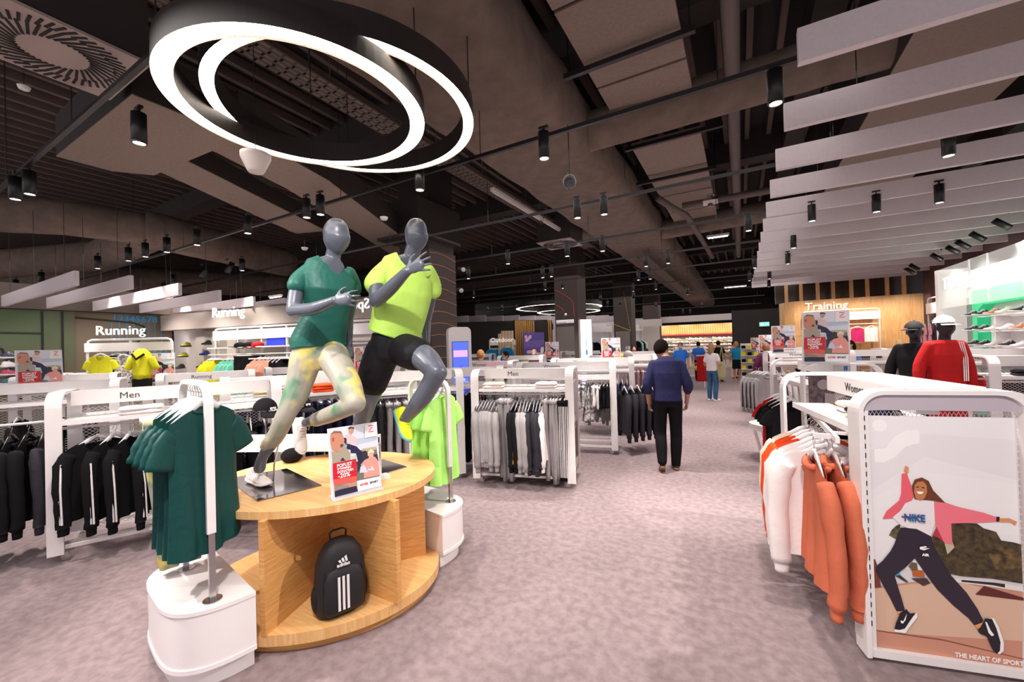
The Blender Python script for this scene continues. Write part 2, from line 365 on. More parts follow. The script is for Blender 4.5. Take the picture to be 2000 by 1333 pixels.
rtube('water_pipe',[(-.9,8.3,4.3),(1.0,8.3,4.3)],.06,'left of two short cross pipes with a brass valve',MATS['grey_pipe'],'pipe')
rtube('water_pipe',[(-1.3,8.0,4.45),(-1.1,8.2,4.3),(-.9,9,4.3),(-.7,14,4.3)],.06,'bent pipe running beside the big duct',MATS['grey_pipe'],'pipe')
vv=thing('pipe_valve','polished valve on the cross pipe near the ceiling','valve',(-.42,8.3,4.3))
MB().cyl((0,0,-.1),.05,.2).obj('valve_body',CHROME,vv); MB().tube([V(-.12,0,0),V(.12,0,0)],.07).obj('flange',CHROME,vv); MB().cyl((0,0,.1),.07,.015).obj('hand_wheel',CHROME,vv)
ld=rtube('round_duct',[Z(-60,415,4.2),Z(120,425,4.2),Z(300,450,4.2)],.3,'brown round duct upper left, nearest of the left ducts',wr=.006)
rtube('round_duct',[Z(-40,520,4.2),Z(200,500,4.2),Z(300,450,4.2),Z(420,480,4.2),Z(560,515,4.2)],.36,'brown sagging round duct below the first on the left',wr=.006)
rtube('round_duct',[Z(-60,560,4.2),Z(200,545,4.2),Z(560,560,4.2)],.4,'long thin looking round duct lowest on the left',wr=.004)
sl=MB().box((0,0,0),(.92,1.18,.05)).mesh('acoustic_panel',PANELC)
pg=['nearest of the taupe acoustic panels overhead','second taupe acoustic panel from the camera','third taupe acoustic panel, above the branch duct','fourth taupe acoustic panel, past the branch duct','fifth taupe acoustic panel towards the back','sixth taupe acoustic panel towards the back','seventh taupe acoustic panel, furthest']
for k,l in enumerate(pg): tag(link('acoustic_panel',sl,None,(-.86,2.6+k*1.22+(.35 if k>2 else 0),4.62)),l,'panel','taupe acoustic ceiling panels')
for i,(x,y) in enumerate([(-.9,3.95),(-.75,5.9),(-.9,7.3)]):
    t=thing('strut_bar',['black perforated strut bar under the second acoustic panel','black strut bar just before the branch duct','black strut bar behind the branch duct'][i],'bar',(x,y,4.52))
    MB().box((0,0,0),(1.25,.05,.05)).obj('channel',TRACKM,t)
    for s in (-.58,.58): MB().box((s,0,.5),(.012,.012,1.0)).obj('threaded_rod',TRACKM,t)
# cable trays
def tray(x,y0,y1,z,wd,label):
    t=thing('cable_tray',label,'cable tray',(x,y0,z)); L=y1-y0
    mb=MB()
    ny=int(L/.11)
    for j in range(ny):
        for i in range(5): mb.box((-wd/2+wd*(i+.5)/5,j*.11+.02*(i%2),0),(wd/5-.025,.085,.004))
    for s in (-1,1): mb.box((s*wd/2,L/2,.03),(.004,L,.07))
    for i in range(6): mb.box((-wd/2+wd*i/5,L/2,0),(.012,L,.003))
    mb.obj('perforated_tray',TRAYM,t)
    for j in range(int(L/1.6)+1):
        for s in (-1,1): MB().tube([V(s*wd/2,j*1.6,0),V(s*wd/2,j*1.6,1.1)],.006,5).obj('drop_rod',TRAYM,t)
tray(-3.62,1.0,11,4.4,.32,'perforated cable tray running over the ring lamps to the back')
tray(-2.2,11,22,3.95,.3,'perforated cable tray over the middle of the shop')
# big angular dark ducts on the left with light undersides
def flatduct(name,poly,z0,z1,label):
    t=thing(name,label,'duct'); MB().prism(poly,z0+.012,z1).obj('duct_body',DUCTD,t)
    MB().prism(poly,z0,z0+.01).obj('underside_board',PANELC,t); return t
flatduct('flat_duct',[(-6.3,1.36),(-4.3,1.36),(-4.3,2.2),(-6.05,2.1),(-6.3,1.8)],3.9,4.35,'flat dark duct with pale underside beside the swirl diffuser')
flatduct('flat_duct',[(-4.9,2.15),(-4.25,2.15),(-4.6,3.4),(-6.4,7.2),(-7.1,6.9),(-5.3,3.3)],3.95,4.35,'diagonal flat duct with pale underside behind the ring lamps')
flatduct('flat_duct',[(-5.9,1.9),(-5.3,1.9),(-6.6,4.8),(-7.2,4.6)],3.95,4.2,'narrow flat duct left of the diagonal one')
flatduct('flat_duct',[(1.35,2.0),(2.5,2.0),(2.5,15),(1.35,15)],4.3,4.75,'long flat duct above the white baffles')
# swirl diffusers
SLOT=mat('black_slot','#0e0b0b',.7); PLATE=mat('diffuser_plate','#A5938E',.6)
slm={}
def swirl(x,y,z,wd,label,rz=0):
    t=thing('swirl_diffuser',label,'air vent',(x,y,z),rz)
    MB().box((0,0,0),(wd,wd,.02)).obj('face_plate',PLATE,t); MB().box((0,0,.33),(wd*.98,wd*.98,.62)).obj('plenum_box',DUCTD,t)
    for ring,(n,r,L,wdt) in enumerate(((36,wd*.3,.13*wd/.75*1.1,.016),(48,wd*.425,.085*wd/.75,.016))):
        me=MB().box((0,0,0),(L,wdt,.006)).mesh('slot',SLOT)
        for k in range(n):
            a=2*PI*k/n; o=link('slot',me,t,(r*math.cos(a),r*math.sin(a),-.012)); o.rotation_euler=(0,0,a+R(28))
    return t
swirl(-4.13,.89,3.9,.8,'square white swirl air diffuser at the upper left')
swirl(2.95,4.3,4.25,.9,'swirl air diffuser above the baffles at the upper right')
swirl(-3.5,8.5,4.0,.8,'swirl diffuser on a dark box mid shop')
fd=MB().ell((-4.35,1.12,4.75),(.3,.3,.28),20,12).obj('flexible_duct_bend',DUCT,smooth=True); tag(fd,'wrinkled flexible duct bend above the upper left diffuser','duct')
# fluorescent battens
def batten(a,b,label,on=False):
    a=Vector(a);b=Vector(b); t=thing('strip_light',label,'ceiling light',a); d=b-a; rz=math.atan2(d.y,d.x); t.rotation_euler=(0,0,rz); L=d.length
    MB().box((L/2,0,.02),(L,.07,.05)).obj('housing',LIGHTW,t); MB().box((L/2,0,-.015),(L-.06,.04,.02)).obj('tube',mat('cool_tube','#FFFFFF',.4,emit=5) if on else mat('unlit_tube','#CFC7C4',.4),t)
batten((-3.35,5.4,4.2),(-3.35,7.2,4.2),'unlit strip light beside the cable tray over the shop')
batten((-3.35,7.3,4.2),(-3.35,9.3,4.2),'second unlit strip light further along the cable tray')
for i,(x,y,d,l) in enumerate([(1402,462,9,'lit strip light hanging left of the baffles'),(538,580,11,'lit pendant strip light behind the teal mannequin'),(1106,612,17,'lit strip light right of the column with red lines'),(1035,635,24,'lit strip light before the wood slat wall'),(1655,575,16,'small lit strip light over the training wall'),(1436,560,17,'small lit strip light over the far aisle')]):
    a=P(x,y,d); batten((a.x-.25*d/10,a.y,a.z),(a.x+.25*d/10,a.y,a.z),l,True)
# ================================================================ white baffles
bf=None
BG='white ceiling baffles on the right'
ends=[4.9,5.0,5.1,5.2,5.3,5.35,5.35,5.3,5.0,4.6,4.6,4.6,4.6,4.6,4.6,4.6,4.6]
names=['nearest','second','third','fourth','fifth','sixth','seventh','eighth','ninth','tenth','eleventh','twelfth','thirteenth','fourteenth','fifteenth','sixteenth','furthest']
for k in range(15):
    L=4.45-(.0 if k<9 else (k-8)*.0); e=4.85
    me=MB().box((2.62,0,.115),(4.46,.06,.23)).mesh('ceiling_baffle',BAFF)
    t=thing('ceiling_baffle',names[k]+' white baffle of the row on the right','baffle',(0,3.36+k,3.6),0,BG)
    MB().box((2.62,0,.115),(4.46,.06,.23)).obj('felt_blade',BAFF,t)
    for x in (.9,2.5,4.2): MB().tube([V(x,0,.2),V(x,0,1.2)],.004,4).obj('wire',TRACKM,t)
g2='white ceiling baffles on the left'
lb=[((-20,590),(150,558)),((73,603),(257,565)),((162,608),(352,577)),((240,612),(430,588)),((308,616),(497,598)),((395,612),(558,600)),((470,618),(600,607))]
nl=['leftmost','second','third','fourth','fifth','sixth','seventh']
for k,(p,q) in enumerate(lb):
    a=Z(q[0],q[1],2.72); L=4.0
    t=thing('ceiling_baffle',nl[k]+' white baffle of the row over the left departments','baffle',(a.x,a.y,2.72),0,g2)
    MB().box((-L/2,0,.1),(L,.05,.2)).obj('felt_blade',BAFF,t)
    for x in (-.5,-L/2,-L+.5): MB().tube([V(x,0,.2),V(x,0,1.4)],.004,4).obj('wire',TRACKM,t)
# far left stepped baffles
for k in range(12):
    t=tag(MB().box((0,0,0),(2.6,.05,.3)).obj('ceiling_baffle',BAFF,loc=(-12.3+k*.52,14.0+k*.62,2.98-.02*(k%2))),['nearest','second','third','fourth','fifth','sixth','seventh','eighth','ninth','tenth','eleventh','furthest'][k]+' of the stepped white baffles over the outdoor area','baffle','stepped white baffles over the outdoor area')
# ================================================================ ring lamps
def ring(c,r,label,wid=.085,h=.17,thick=None,drop=2.0):
    t=thing('ring_lamp',label,'pendant lamp',c)
    n=96; ro=r+.012; ri=r-wid-.012
    mb=MB(); 
    prof=[(ro,0),(ro,h),(ri,h),(ri,0)]
    pr=[[V(a*q[0],a*q[1],z) for q in circ(n)] for a,z in prof]
    mb.rings(pr,(False,False)); mb.obj('black_profile',RINGB,t)
    mb=MB(); mb.rings([[V(a*q[0],a*q[1],.006) for q in circ(n)] for a in (r,r-wid)],(False,False)); mb.rings([[V(a*q[0],a*q[1],.02) for q in circ(n)] for a in (ro,ri)],(False,False)); mb.obj('led_diffuser',RINGG,t)
    for k in range(3):
        a=2*PI*k/3+.4; MB().tube([V(r*math.cos(a),r*math.sin(a),h),V(r*math.cos(a),r*math.sin(a),drop)],.005,5).obj('wire',TRACKM,t)
    return t
ring(V(-2.76,1.86,3.5),.85,'front ring lamp, large lit hoop over the mannequins')
ring(V(-2.72,2.24,3.62),.98,'larger lit hoop behind and right of the front ring lamp',wid=.06)
a=P(1091,602,17.0); ring(a,1.78,'distant lit ring lamp behind the column with red lines',wid=.1)
a=P(1110,607,17.0); ring(a-V(0,0,.06),1.3,'smaller distant lit ring lamp inside the distant one',wid=.1)

def ORD(n): return ['zeroth','first','second','third','fourth','fifth','sixth','seventh','eighth','ninth','tenth','eleventh','twelfth','13th','14th','15th','16th','17th','18th','19th','20th','21st','22nd','23rd','24th','25th','26th','27th','28th','29th','30th','31st','32nd','33rd','34th','35th'][n]
# ================================================================ tracks and spotlights
TR='black light tracks'
for k,(x0,x1,y,z,l) in enumerate([(-12,.3,1.15,3.72,'nearest black light track, crossing upper left'),(-16,.4,3.5,3.72,'black light track passing behind the ring lamps to the baffles'),(-15,.4,5.5,3.72,'third black light track from the camera'),(-14,.4,7.5,3.72,'fourth black light track from the camera'),(-13,1,9.6,3.72,'fifth black light track from the camera'),(-13,1,11.7,3.72,'sixth black light track from the camera'),(-13,1,14.5,3.72,'seventh black light track, mid shop'),(-13,1,18,3.72,'eighth black light track, towards the back'),(-13,1,22,3.72,'ninth black light track, towards the back'),(-13,1,27,3.72,'tenth black light track, near the rear wall')]):
    t=thing('light_track',l,'light track',(x0,y,z),0,TR); L=x1-x0
    MB().box((L/2,0,0),(L,.035,.035)).obj('rail',TRACKM,t)
    for j in range(int(L/2.2)+1): MB().tube([V(.5+j*2.2,0,.02),V(.5+j*2.2,0,1.8)],.005,4).obj('drop_wire',TRACKM,t)
for k,y in enumerate((4.42,6.42,8.4)):
    t=thing('light_track',['track between the second and third white baffles','track between the fourth and fifth white baffles','track between the sixth and seventh white baffles'][k],'light track',(.45,y,3.74),0,TR); MB().box((2.1,0,0),(4.2,.035,.035)).obj('rail',TRACKM,t)
body=MB().cyl((0,0,0),.05,.23,20).mesh('lamp_body',BLACKP,True)
for p in body.polygons: p.use_smooth=len(p.vertices)==4
rim=MB().rings([[V(a*q[0],a*q[1],z) for q in circ(20)] for a,z in ((.05,-.001),(.05,-.012),(.04,-.012),(.04,0.0))],(False,False)).mesh('lamp_rim',BLACKP)
lens=MB().rings([[V(a*q[0],a*q[1],z) for q in circ(20)] for a,z in ((.04,-.004),(.001,-.003))],(False,True)).mesh('lens',LAMPG)
arm=MB().cyl((0,0,.23),.012,.05,8).box((0,0,.275),(.09,.03,.02)).mesh('track_adapter',BLACKP)
def lamp(px,py,label,tilt=None,z=3.45,E=1,tgt=None,group=None):
    a=Z(px,py,z); t=thing('track_spotlight',label,'spotlight',a,0,group)
    for n,m in (('lamp_body',body),('lamp_rim',rim),('lens',lens),('track_adapter',arm)):
        o=link(n,m,t)
        if tilt and n!='track_adapter': o.rotation_euler=tilt
    dn=Vector((0,0,-1)) if not tilt else (Matrix.Rotation(tilt[2],3,'Z')@Matrix.Rotation(tilt[1],3,'Y')@Matrix.Rotation(tilt[0],3,'X'))@Vector((0,0,-1))
    if E: p=a+dn*.03; spot(p,tgt if tgt else p+dn,E*150,72,.7); 
    return t
near=[(272,278,'large black spotlight left of the front ring lamp'),(30,388,'left one of a pair of black spotlights at the far left edge'),(58,378,'right one of a pair of black spotlights at the far left edge'),(1063,308,'black spotlight hanging in front of the big duct'),(1515,200,'black spotlight just left of the second white baffle'),(820,370,'black spotlight above the lime mannequin'),(599,424,'left of two spotlights above the teal mannequin head'),(626,418,'right of two spotlights above the teal mannequin head'),(484,455,'dim spotlight left of the teal mannequin head'),
(1128,425,'slim square spotlight over the middle of the shop'),(1180,418,'spotlight beside the dark sphere sensor'),(1853,303,'spotlight between the third and fourth white baffles')]
for a,b,l in near: lamp(a,b,l,E=1.0)
G1='spotlights over the left racks'
for i,(a,b) in enumerate([(385,478),(326,492),(284,501),(251,509),(191,524),(81,552),(31,565)]): lamp(a,b,['rightmost','second from the right','third from the right','fourth from the right','fifth from the right','second from the left','leftmost'][i]+' spotlight on the track over the left racks',group=G1)
for i,(a,b) in enumerate([(473,528),(444,532),(395,541),(337,555),(320,570)]): lamp(a,b,['rightmost','second from the right','middle','second from the left','leftmost'][i]+' spotlight on the rear left track',tilt=(R(-18),R(18),0) if i in(1,2) else None,group='spotlights on the rear left track',E=.8)
mids=[(992,515),(1108,500),(1177,490),(915,544),(1060,542),(1077,540),(1099,563),(1065,566),(1088,582),(1262,520),(1305,514),(1247,547),(1270,545),(1237,569),(1281,565),(1238,584),(1173,589),(1187,598),(1211,596),(1281,600),(1343,575),(1371,600),(925,581),(953,609),(981,606),(1041,599),(1334,612),(1273,620),(1309,623),(1348,612),(1135,622),(1078,632),(1015,632),(918,628)]
for i,(a,b) in enumerate(mids): lamp(a,b,ORD(sorted(mids).index((a,b))+1)+' from the left of the small black spotlights over mid shop',group='spotlights over the middle of the shop',E=1.0 if b<570 else 0)
for i,(a,b) in enumerate([(1462,450),(1586,431),(1712,413),(1835,395)]): lamp(a,b,['leftmost','second','third','rightmost'][i]+' spotlight in the row at the sixth white baffle',group='spotlights at the sixth baffle')
for i,(a,b) in enumerate([(1550,484),(1474,523),(1464,548),(1503,544),(1502,560),(1539,515)]): lamp(a,b,ORD(i+1)+' of the small spotlights among the rear white baffles',group='spotlights among the rear baffles',E=.7)
for i,(a,b) in enumerate([(1721,570),(1611,578)]): lamp(a,b,['right','left'][i]+' one of two spotlights before the oak wall',z=3.3,E=1.5,tgt=(4.2-1.6*i,17.7,1.7))
for i,(a,b) in enumerate([(1971,445),(1922,469),(1892,484),(1871,494),(1839,508),(1794,527),(1784,533)]): lamp(a,b,ORD(i+1)+' from the right of the tilted spotlights along the right wall',tilt=(0,R(-48),0),group='tilted spotlights along the right wall',E=1.3)
for i,(a,b) in enumerate([(51,600),(109,608),(123,603),(169,612),(226,609),(283,612)]): lamp(a,b,ORD(i+1)+' from the left of the tilted spotlights along the left wall',tilt=(0,R(38),R(10)),group='tilted spotlights along the left wall',E=0,z=2.95)
for x in (-11.2,-9.8,-8.4,-7.0): spot((x,3.2+.16*(x+12),2.62),(x,4.6+.16*(x+12),1.4),55,95,.8)
for y in (0,1.3,2.4,3.4): spot((-10.6,y,2.62),(-11.9,y,1.5),26,90,.8)
for x in (-6,-4.6,-3.2,-1.8,-.4): spot((x,26.9,2.9),(x,28.3,1.9),110,95,.8,(1,.86,.66))
for x in (1.9,2.8,3.7,4.6): spot((x,16.4,3.1),(x,17.7,1.6),60,100,.8,(1,.84,.66))
# small ceiling devices
t=thing('dome_sensor','dark glass sphere sensor hanging before the big duct','sensor',P(1113,372,4.6)); MB().ell((0,0,.1),(.075,.075,.08)).obj('sphere',mat('smoked_glass','#4a4a50',.1),t,True); MB().tube([V(0,0,.16),V(0,0,.75)],.006,6).obj('rod',TRACKM,t)
t=thing('projector_cone','white cone shaped speaker hanging under the front ring lamp','speaker',P(500,337,3.3)); MB().lathe((0,0,0),[(.055,0),(.065,.015),(.11,.12),(.11,.15),(.02,.15)],28).obj('cone',mat('matte_white_plastic','#D9CFCB',.6),t,True); MB().tube([V(0,0,.14),V(0,0,1.2)],.004,5).obj('wire',TRACKM,t)
for i,(px,py,d) in enumerate([(47,172,5.2),(750,427,6.5),(595,486,8)]):
    t=thing('smoke_detector',['white smoke detector on the ribbed ceiling at the upper left','small white detector above the two mannequins','round detector behind the teal mannequin head'][i],'smoke detector',P(px,py,d)); MB().lathe((0,0,0),[(.03,-.03),(.05,-.02),(.06,.01),(.065,.02)],18).obj('body',WHITE2,t,True); MB().tube([V(0,0,.02),V(0,0,5.6-P(px,py,d).z)],.004,4).obj('cable',TRACKM,t)
for i,(px,py,d) in enumerate([(905,527,7.2),(858,557,7.4),(901,568,7.2),(1105,615,12.4)]):
    t=thing('security_camera',['upper dome camera on the edge of the brown column','small white and red motion sensor on the brown column','lower small camera on the edge of the brown column','small camera on the column with red lines'][i],'camera',P(px,py,d)); MB().ell((0,0,0),(.04,.04,.04)).obj('dome',mat('camera_plastic','#C8C2C2',.4),t,True); MB().box((-.05,0,.03),(.12,.04,.04)).obj('bracket',BLACKP,t)
# ================================================================ oval display unit
def ellpts(c,a,b,th,n=72):
    return [(c[0]+a*math.cos(t)*math.cos(th)-b*math.sin(t)*math.sin(th),c[1]+a*math.cos(t)*math.sin(th)+b*math.sin(t)*math.cos(th)) for t in (2*PI*k/n for k in range(n))]
tb=thing('oval_display_table','oval light wooden display table with open compartments in the foreground','table',(-2.72,1.92,0))
TC=(0,0); TH=.63
MB().prism(ellpts(TC,.80,.655,TH),.775,.82).obj('tabletop',WOODT,tb)
MB().prism(ellpts(TC,.815,.675,TH),.055,.12).obj('bottom_shelf',WOODT,tb)
MB().prism(ellpts(TC,.775,.635,TH),0,.055).obj('plinth',WOODV,tb)
cx,cy=.10,-.04
def wall(ang,L,off=0):
    d=V(math.cos(R(ang)),math.sin(R(ang)),0)
    o=MB().box((L/2,0,0),(L,.035,.655)).obj('divider_panel',WOODV,tb,loc=(cx+d.x*off,cy+d.y*off,.4475),rz=R(ang)); return o
wall(-72,.61); wall(0,.655,.02); wall(54,.66,.02); wall(118,.6,.02); wall(186,.74,.02)
def ped(name,c,ang,sgn,label,H=.42):
    t=thing(name,label,'pedestal',(c[0],c[1],0),R(ang))
    def D(a,b,n=96): return [(a*math.copysign(abs(math.cos(q))**.55,math.cos(q)),sgn*b*abs(math.sin(q))**.75) for q in (PI*k/n for k in range(n+1))]
    def PD(a,b): 
        p=D(a,b); return p if sgn>0 else p[::-1]
    MB().prism(PD(.415,.37),.125,H-.022).obj('body',WHITE2,t); MB().prism(PD(.42,.375),H-.02,H).obj('top_board',WHITE2,t)
    MB().prism(PD(.42,.375),.105,.128).obj('bottom_lip',WHITE2,t); MB().prism(PD(.375,.335),0,.105).obj('recessed_foot',WHITE2,t)
    return t
ped('side_pedestal',(-2.80,1.315),-10,-1,'rounded white pedestal at the near end of the oval table')
ped('side_pedestal',(-2.50,2.56),-10,1,'rounded white pedestal at the far end of the oval table')
def archbar(name,a,b,z0,ztop,zs,label):
    a=Vector((a[0],a[1],0)); b=Vector((b[0],b[1],0)); d=(b-a); L=d.length; rz=math.atan2(d.y,d.x)
    t=thing(name,label,'clothes stand',a,rz); r=.11
    path=[(0,zs)]+[(0,ztop-r)]+[(r-r*math.cos(R(q)),ztop-r+r*math.sin(R(q))) for q in range(15,91,15)]
    path+= [(L-x,z) for x,z in path[::-1]]
    rs=[]
    for i,(x,z) in enumerate(path):
        p0=path[max(i-1,0)];p1=path[min(i+1,len(path)-1)]; tx,tz=p1[0]-p0[0],p1[1]-p0[1]; l=math.hypot(tx,tz); nx,nz=-tz/l,tx/l
        rs.append([V(x+nx*s*.012,w*.02,z+nz*s*.012) for s,w in ((-1,-1),(1,-1),(1,1),(-1,1))])
    MB().rings(rs).obj('white_arch',WHITE,t)
    for x in (0,L):
        MB().box((x,0,(z0+zs)/2),(.02,.03,zs-z0)).obj('steel_post',CHROME,t); MB().cyl((x,0,z0),.045,.006,24).obj('floor_flange',CHROME,t)
    return t
archbar('garment_arch',(-3.03,1.17),(-2.52,1.09),.42,1.585,.78,'white arched clothes stand holding the teal shirts')
archbar('garment_arch',(-2.73,2.84),(-2.21,2.75),.42,1.46,.72,'white arched clothes stand holding the lime shirts')
STEELP=mat('mirror_steel_plate','#8A8488',.08,1)
pl=MB(); pts=[Z(440,935,.83),Z(503,978,.83),Z(628,947,.83),Z(560,915,.83)]
tag(pl.prism([(p.x,p.y) for p in pts],.82,.828).obj('mannequin_base_plate',STEELP),'polished steel base plate under the teal mannequin','base plate')
pts=[Z(690,912,.83),Z(742,927,.83),Z(795,911,.83),Z(748,897,.83)]
tag(MB().prism([(p.x,p.y) for p in pts],.82,.828).obj('mannequin_base_plate',STEELP),'polished steel base plate under the lime mannequin','base plate')
# ================================================================ garments
def sheet(mb,hw,ztf,ztb,zh,t,nx=22,nz=16,ph=0,fold=.012,nf=9,mi=0):
    for side,zt in ((-1,ztf),(1,ztb)):
        i=len(mb.v)
        for r in range(nz+1):
            v=r/nz
            for c in range(nx+1):
                u=-1+2*c/nx; zt_=zt(u); z=zt_+(zh(u)-zt_)*v; x=u*hw(v); e=max(0,1-u*u)**.5
                w_=math.sin(nf*u+ph+1.5*v+.6*math.sin(3*v)); f=fold*1.5*v*e*math.copysign(abs(w_)**1.5,w_)+.45*fold*math.sin(17*u+5*v+ph)*e*v
                mb.v.append((x,side*(t(v)*e**.7)+f,z))
        for r in range(nz):
            for c in range(nx):
                q=(i+r*(nx+1)+c,i+r*(nx+1)+c+1,i+(r+1)*(nx+1)+c+1,i+(r+1)*(nx+1)+c)
                mb.f.append(q if side<0 else q[::-1]); mb.m.append(mi)
def lerpv(a,b,t): return a+(b-a)*t
def g_top(kind='tee',ph=0,L=.72,W=.21,hem=None):
    mb=MB(); nk=.44; sh=-.17
    def zt(scoop):
        def f(u):
            x=abs(u)
            if x<nk: return -.128-scoop*math.sqrt(max(0,1-(x/nk)**2))
            return -.125+(sh+.125-.01)*((x-nk)/(1-nk))**1.3
        return f
    hemc=.035 if kind=='tee' else 0
    sheet(mb,lambda v:W*(.93+.07*min(1,v*4)) if v<.25 else W*(1.0-.05*math.sin(v*3)+.03*v),zt(.10 if kind!='hoodie' else .03),zt(.02),lambda u:-.125-L+hemc*u*u,lambda v:.018+.035*v,ph=ph)
    for s in (-1,1):
        if kind=='tee':
            p=[V(s*W*.80,0,-.245),V(s*W*.97,.0,-.28),V(s*W*1.10,.004,-.335),V(s*W*1.19,.006,-.40)]; rr=[.062,.07,.074,.078]
        elif kind=='tank': continue
        else:
            p=[V(s*W*.82,0,-.21),V(s*W*1.02,-.01,-.30),V(s*W*1.10,-.025,-.52),V(s*W*1.07,-.03,-.74),V(s*W*1.05,-.02,-.84),V(s*W*1.05,-.02,-.85),V(s*W*1.05,-.02,-.91)]; rr=[.055,.068,.06,.055,.056,.042,.04]
        q=[];r2=[]
        for i in range(len(p)-1):
            for j in range(3): q.append(p[i].lerp(p[i+1],j/3)); r2.append(lerpv(rr[i],rr[i+1],j/3)*(1+.06*math.sin(5*i+3*j+ph)))
        q.append(p[-1]); r2.append(rr[-1])
        mb.tube(q,r2,12,True,0,flat=.27 if kind=='tee' else .7,up=(0,1,0))
    if kind in('tee','tank'):
        f_=zt(.10); hwt=W*.93
        for sd,ff in ((-1,f_),(1,zt(.02))): mb.tube([V(u*hwt,sd*(.018*max(0,1-u*u)**.35+.002),ff(u)) for u in [-nk+2*nk*j/14 for j in range(15)]],.0055,6)
    if kind=='hoodie': mb.tube([V(.10*math.cos(a),.02+.02*math.sin(a),-.15-.02*math.sin(a)) for a in [PI*j/8 for j in range(9)]],.02,8,flat=.9)
    if kind=='hoodie': mb.tube([V(.10*math.cos(a),-.035-.01*math.cos(2*a),-.15-.045*math.sin(a)) for a in [PI*j/8 for j in range(9)]],.016,8,flat=.8)
    return mb
def g_legs(L=.98,ph=0,W=.17,r0=.095,r1=.055):
    mb=MB(); 
    for s in (-1,1):
        rs=[]; n=14
        for i in range(13):
            v=i/12; z=-.05-L*v; rx=lerpv(W*.54,r1,min(1,v*1.1)); ry=lerpv(.04,.03,v); c=s*lerpv(W*.5,r1*1.15,v)
            rs.append([V(c+rx*a*(1+.05*math.sin(9*v+ph+k)),ry*b+.008*math.sin(7*v+ph+k*1.3),z) for k,(a,b) in enumerate(circ(n))])
        mb.rings(rs)
    mb.box((0,0,-.07),(W*2.05,.075,.045)); return mb
def hanger_mesh(clip=False,m=HANG):
    mb=MB(); h=[V(0,0,.0)+V(.022*math.sin(R(a)),0,.0-.022+.022*math.cos(R(a))) for a in range(-120,181,30)][::-1]
    mb.tube([V(.0,0,-.10),V(0,0,-.05)]+h[0:],.0022,5,mi=0)
    if clip: mb.box((0,0,-.05),(.32,.012,.035),mi=1)
    else:
        for s in (-1,1): mb.tube([V(0,0,-.085),V(s*.05,0,-.105),V(s*.13,0,-.155),V(s*.19,0,-.19)],[.012,.02,.018,.012],8,True,1,flat=.35,up=(0,1,0))
        mb.tube([V(0,0,-.10),V(0,0,-.07)],.01,6,mi=1)
    return mb.mesh('hanger',[CHROME,m],True)
HM=hanger_mesh(); HMB=hanger_mesh(m=HANGB); HC=hanger_mesh(True)
GM={}
def gmesh(kind,var=0):
    k=(kind,var)
    if k in GM: return GM[k]
    ph=var*2.1
    if kind=='tee': m=g_top('tee',ph)
    elif kind=='teelong': m=g_top('tee',ph,L=.78,W=.215)
    elif kind=='tank': m=g_top('tank',ph,L=.5,W=.18)
    elif kind=='hoodie': m=g_top('hoodie',ph,L=.66,W=.25)
    elif kind=='jacket': m=g_top('jacket',ph,L=.68,W=.25)
    elif kind=='pants': m=g_legs(1.0,ph)
    elif kind=='legging': m=g_legs(.85,ph,.15,.08,.045)
    elif kind=='shorts': m=g_legs(.34,ph,.2,.11,.11)
    elif kind=='skirt': m=g_legs(.2,ph,.2,.12,.14)
    GM[k]=m.mesh('garment',[MATS['black_jersey']],True); return GM[k]
NAMES=dict(tee='t_shirt',teelong='t_shirt',tank='tank_top',hoodie='hoodie',jacket='track_jacket',pants='sweatpants',legging='leggings',shorts='shorts',skirt='skirt')
CATS=dict(tee='t-shirt',teelong='t-shirt',tank='tank top',hoodie='hoodie',jacket='jacket',pants='trousers',legging='leggings',shorts='shorts',skirt='skirt')
stripe=MB()
for k in range(3): 
    for s in (-1,1): stripe.tube([V(s*(.285+.002*k),-.045+.022*k,-.28),V(s*(.305),-.072+.022*k,-.5),V(s*.30,-.078+.022*k,-.8)],.0055,5,flat=1.5)
STR=stripe.mesh('sleeve_stripes',mat('white_stripe','#E9E4E6',.7))
stp=MB()
for s in (-1,1):
    for k in range(3): stp.tube([V(s*(.185),-.03+.02*k,-.12),V(s*(.135),-.025+.02*k,-.7),V(s*.125,-.02+.018*k,-1.0)],.005,5)
STP=stp.mesh('leg_stripes',MATS['white_stripe'])
def garment(kind,col,loc,rz,label,group,var=None,tilt=0,hanger=None,stripes=None,scale=1):
    var=rnd.randrange(3) if var is None else var
    o=link(NAMES[kind],gmesh(kind,var),None,loc); o.rotation_euler=(0,R(tilt),rz); tag(o,label,CATS[kind],group)
    if scale!=1: o.scale=(scale,)*3
    setmat(o,F[col])
    hm=HC if kind in('pants','legging','shorts','skirt') else (hanger or HM)
    link('hanger',hm,o)
    if stripes and kind in('jacket','hoodie'): s=link('sleeve_stripes',STR,o); setmat(s,stripes)
    if stripes and kind in('pants','legging'): s=link('leg_stripes',STP,o); setmat(s,stripes)
    return o
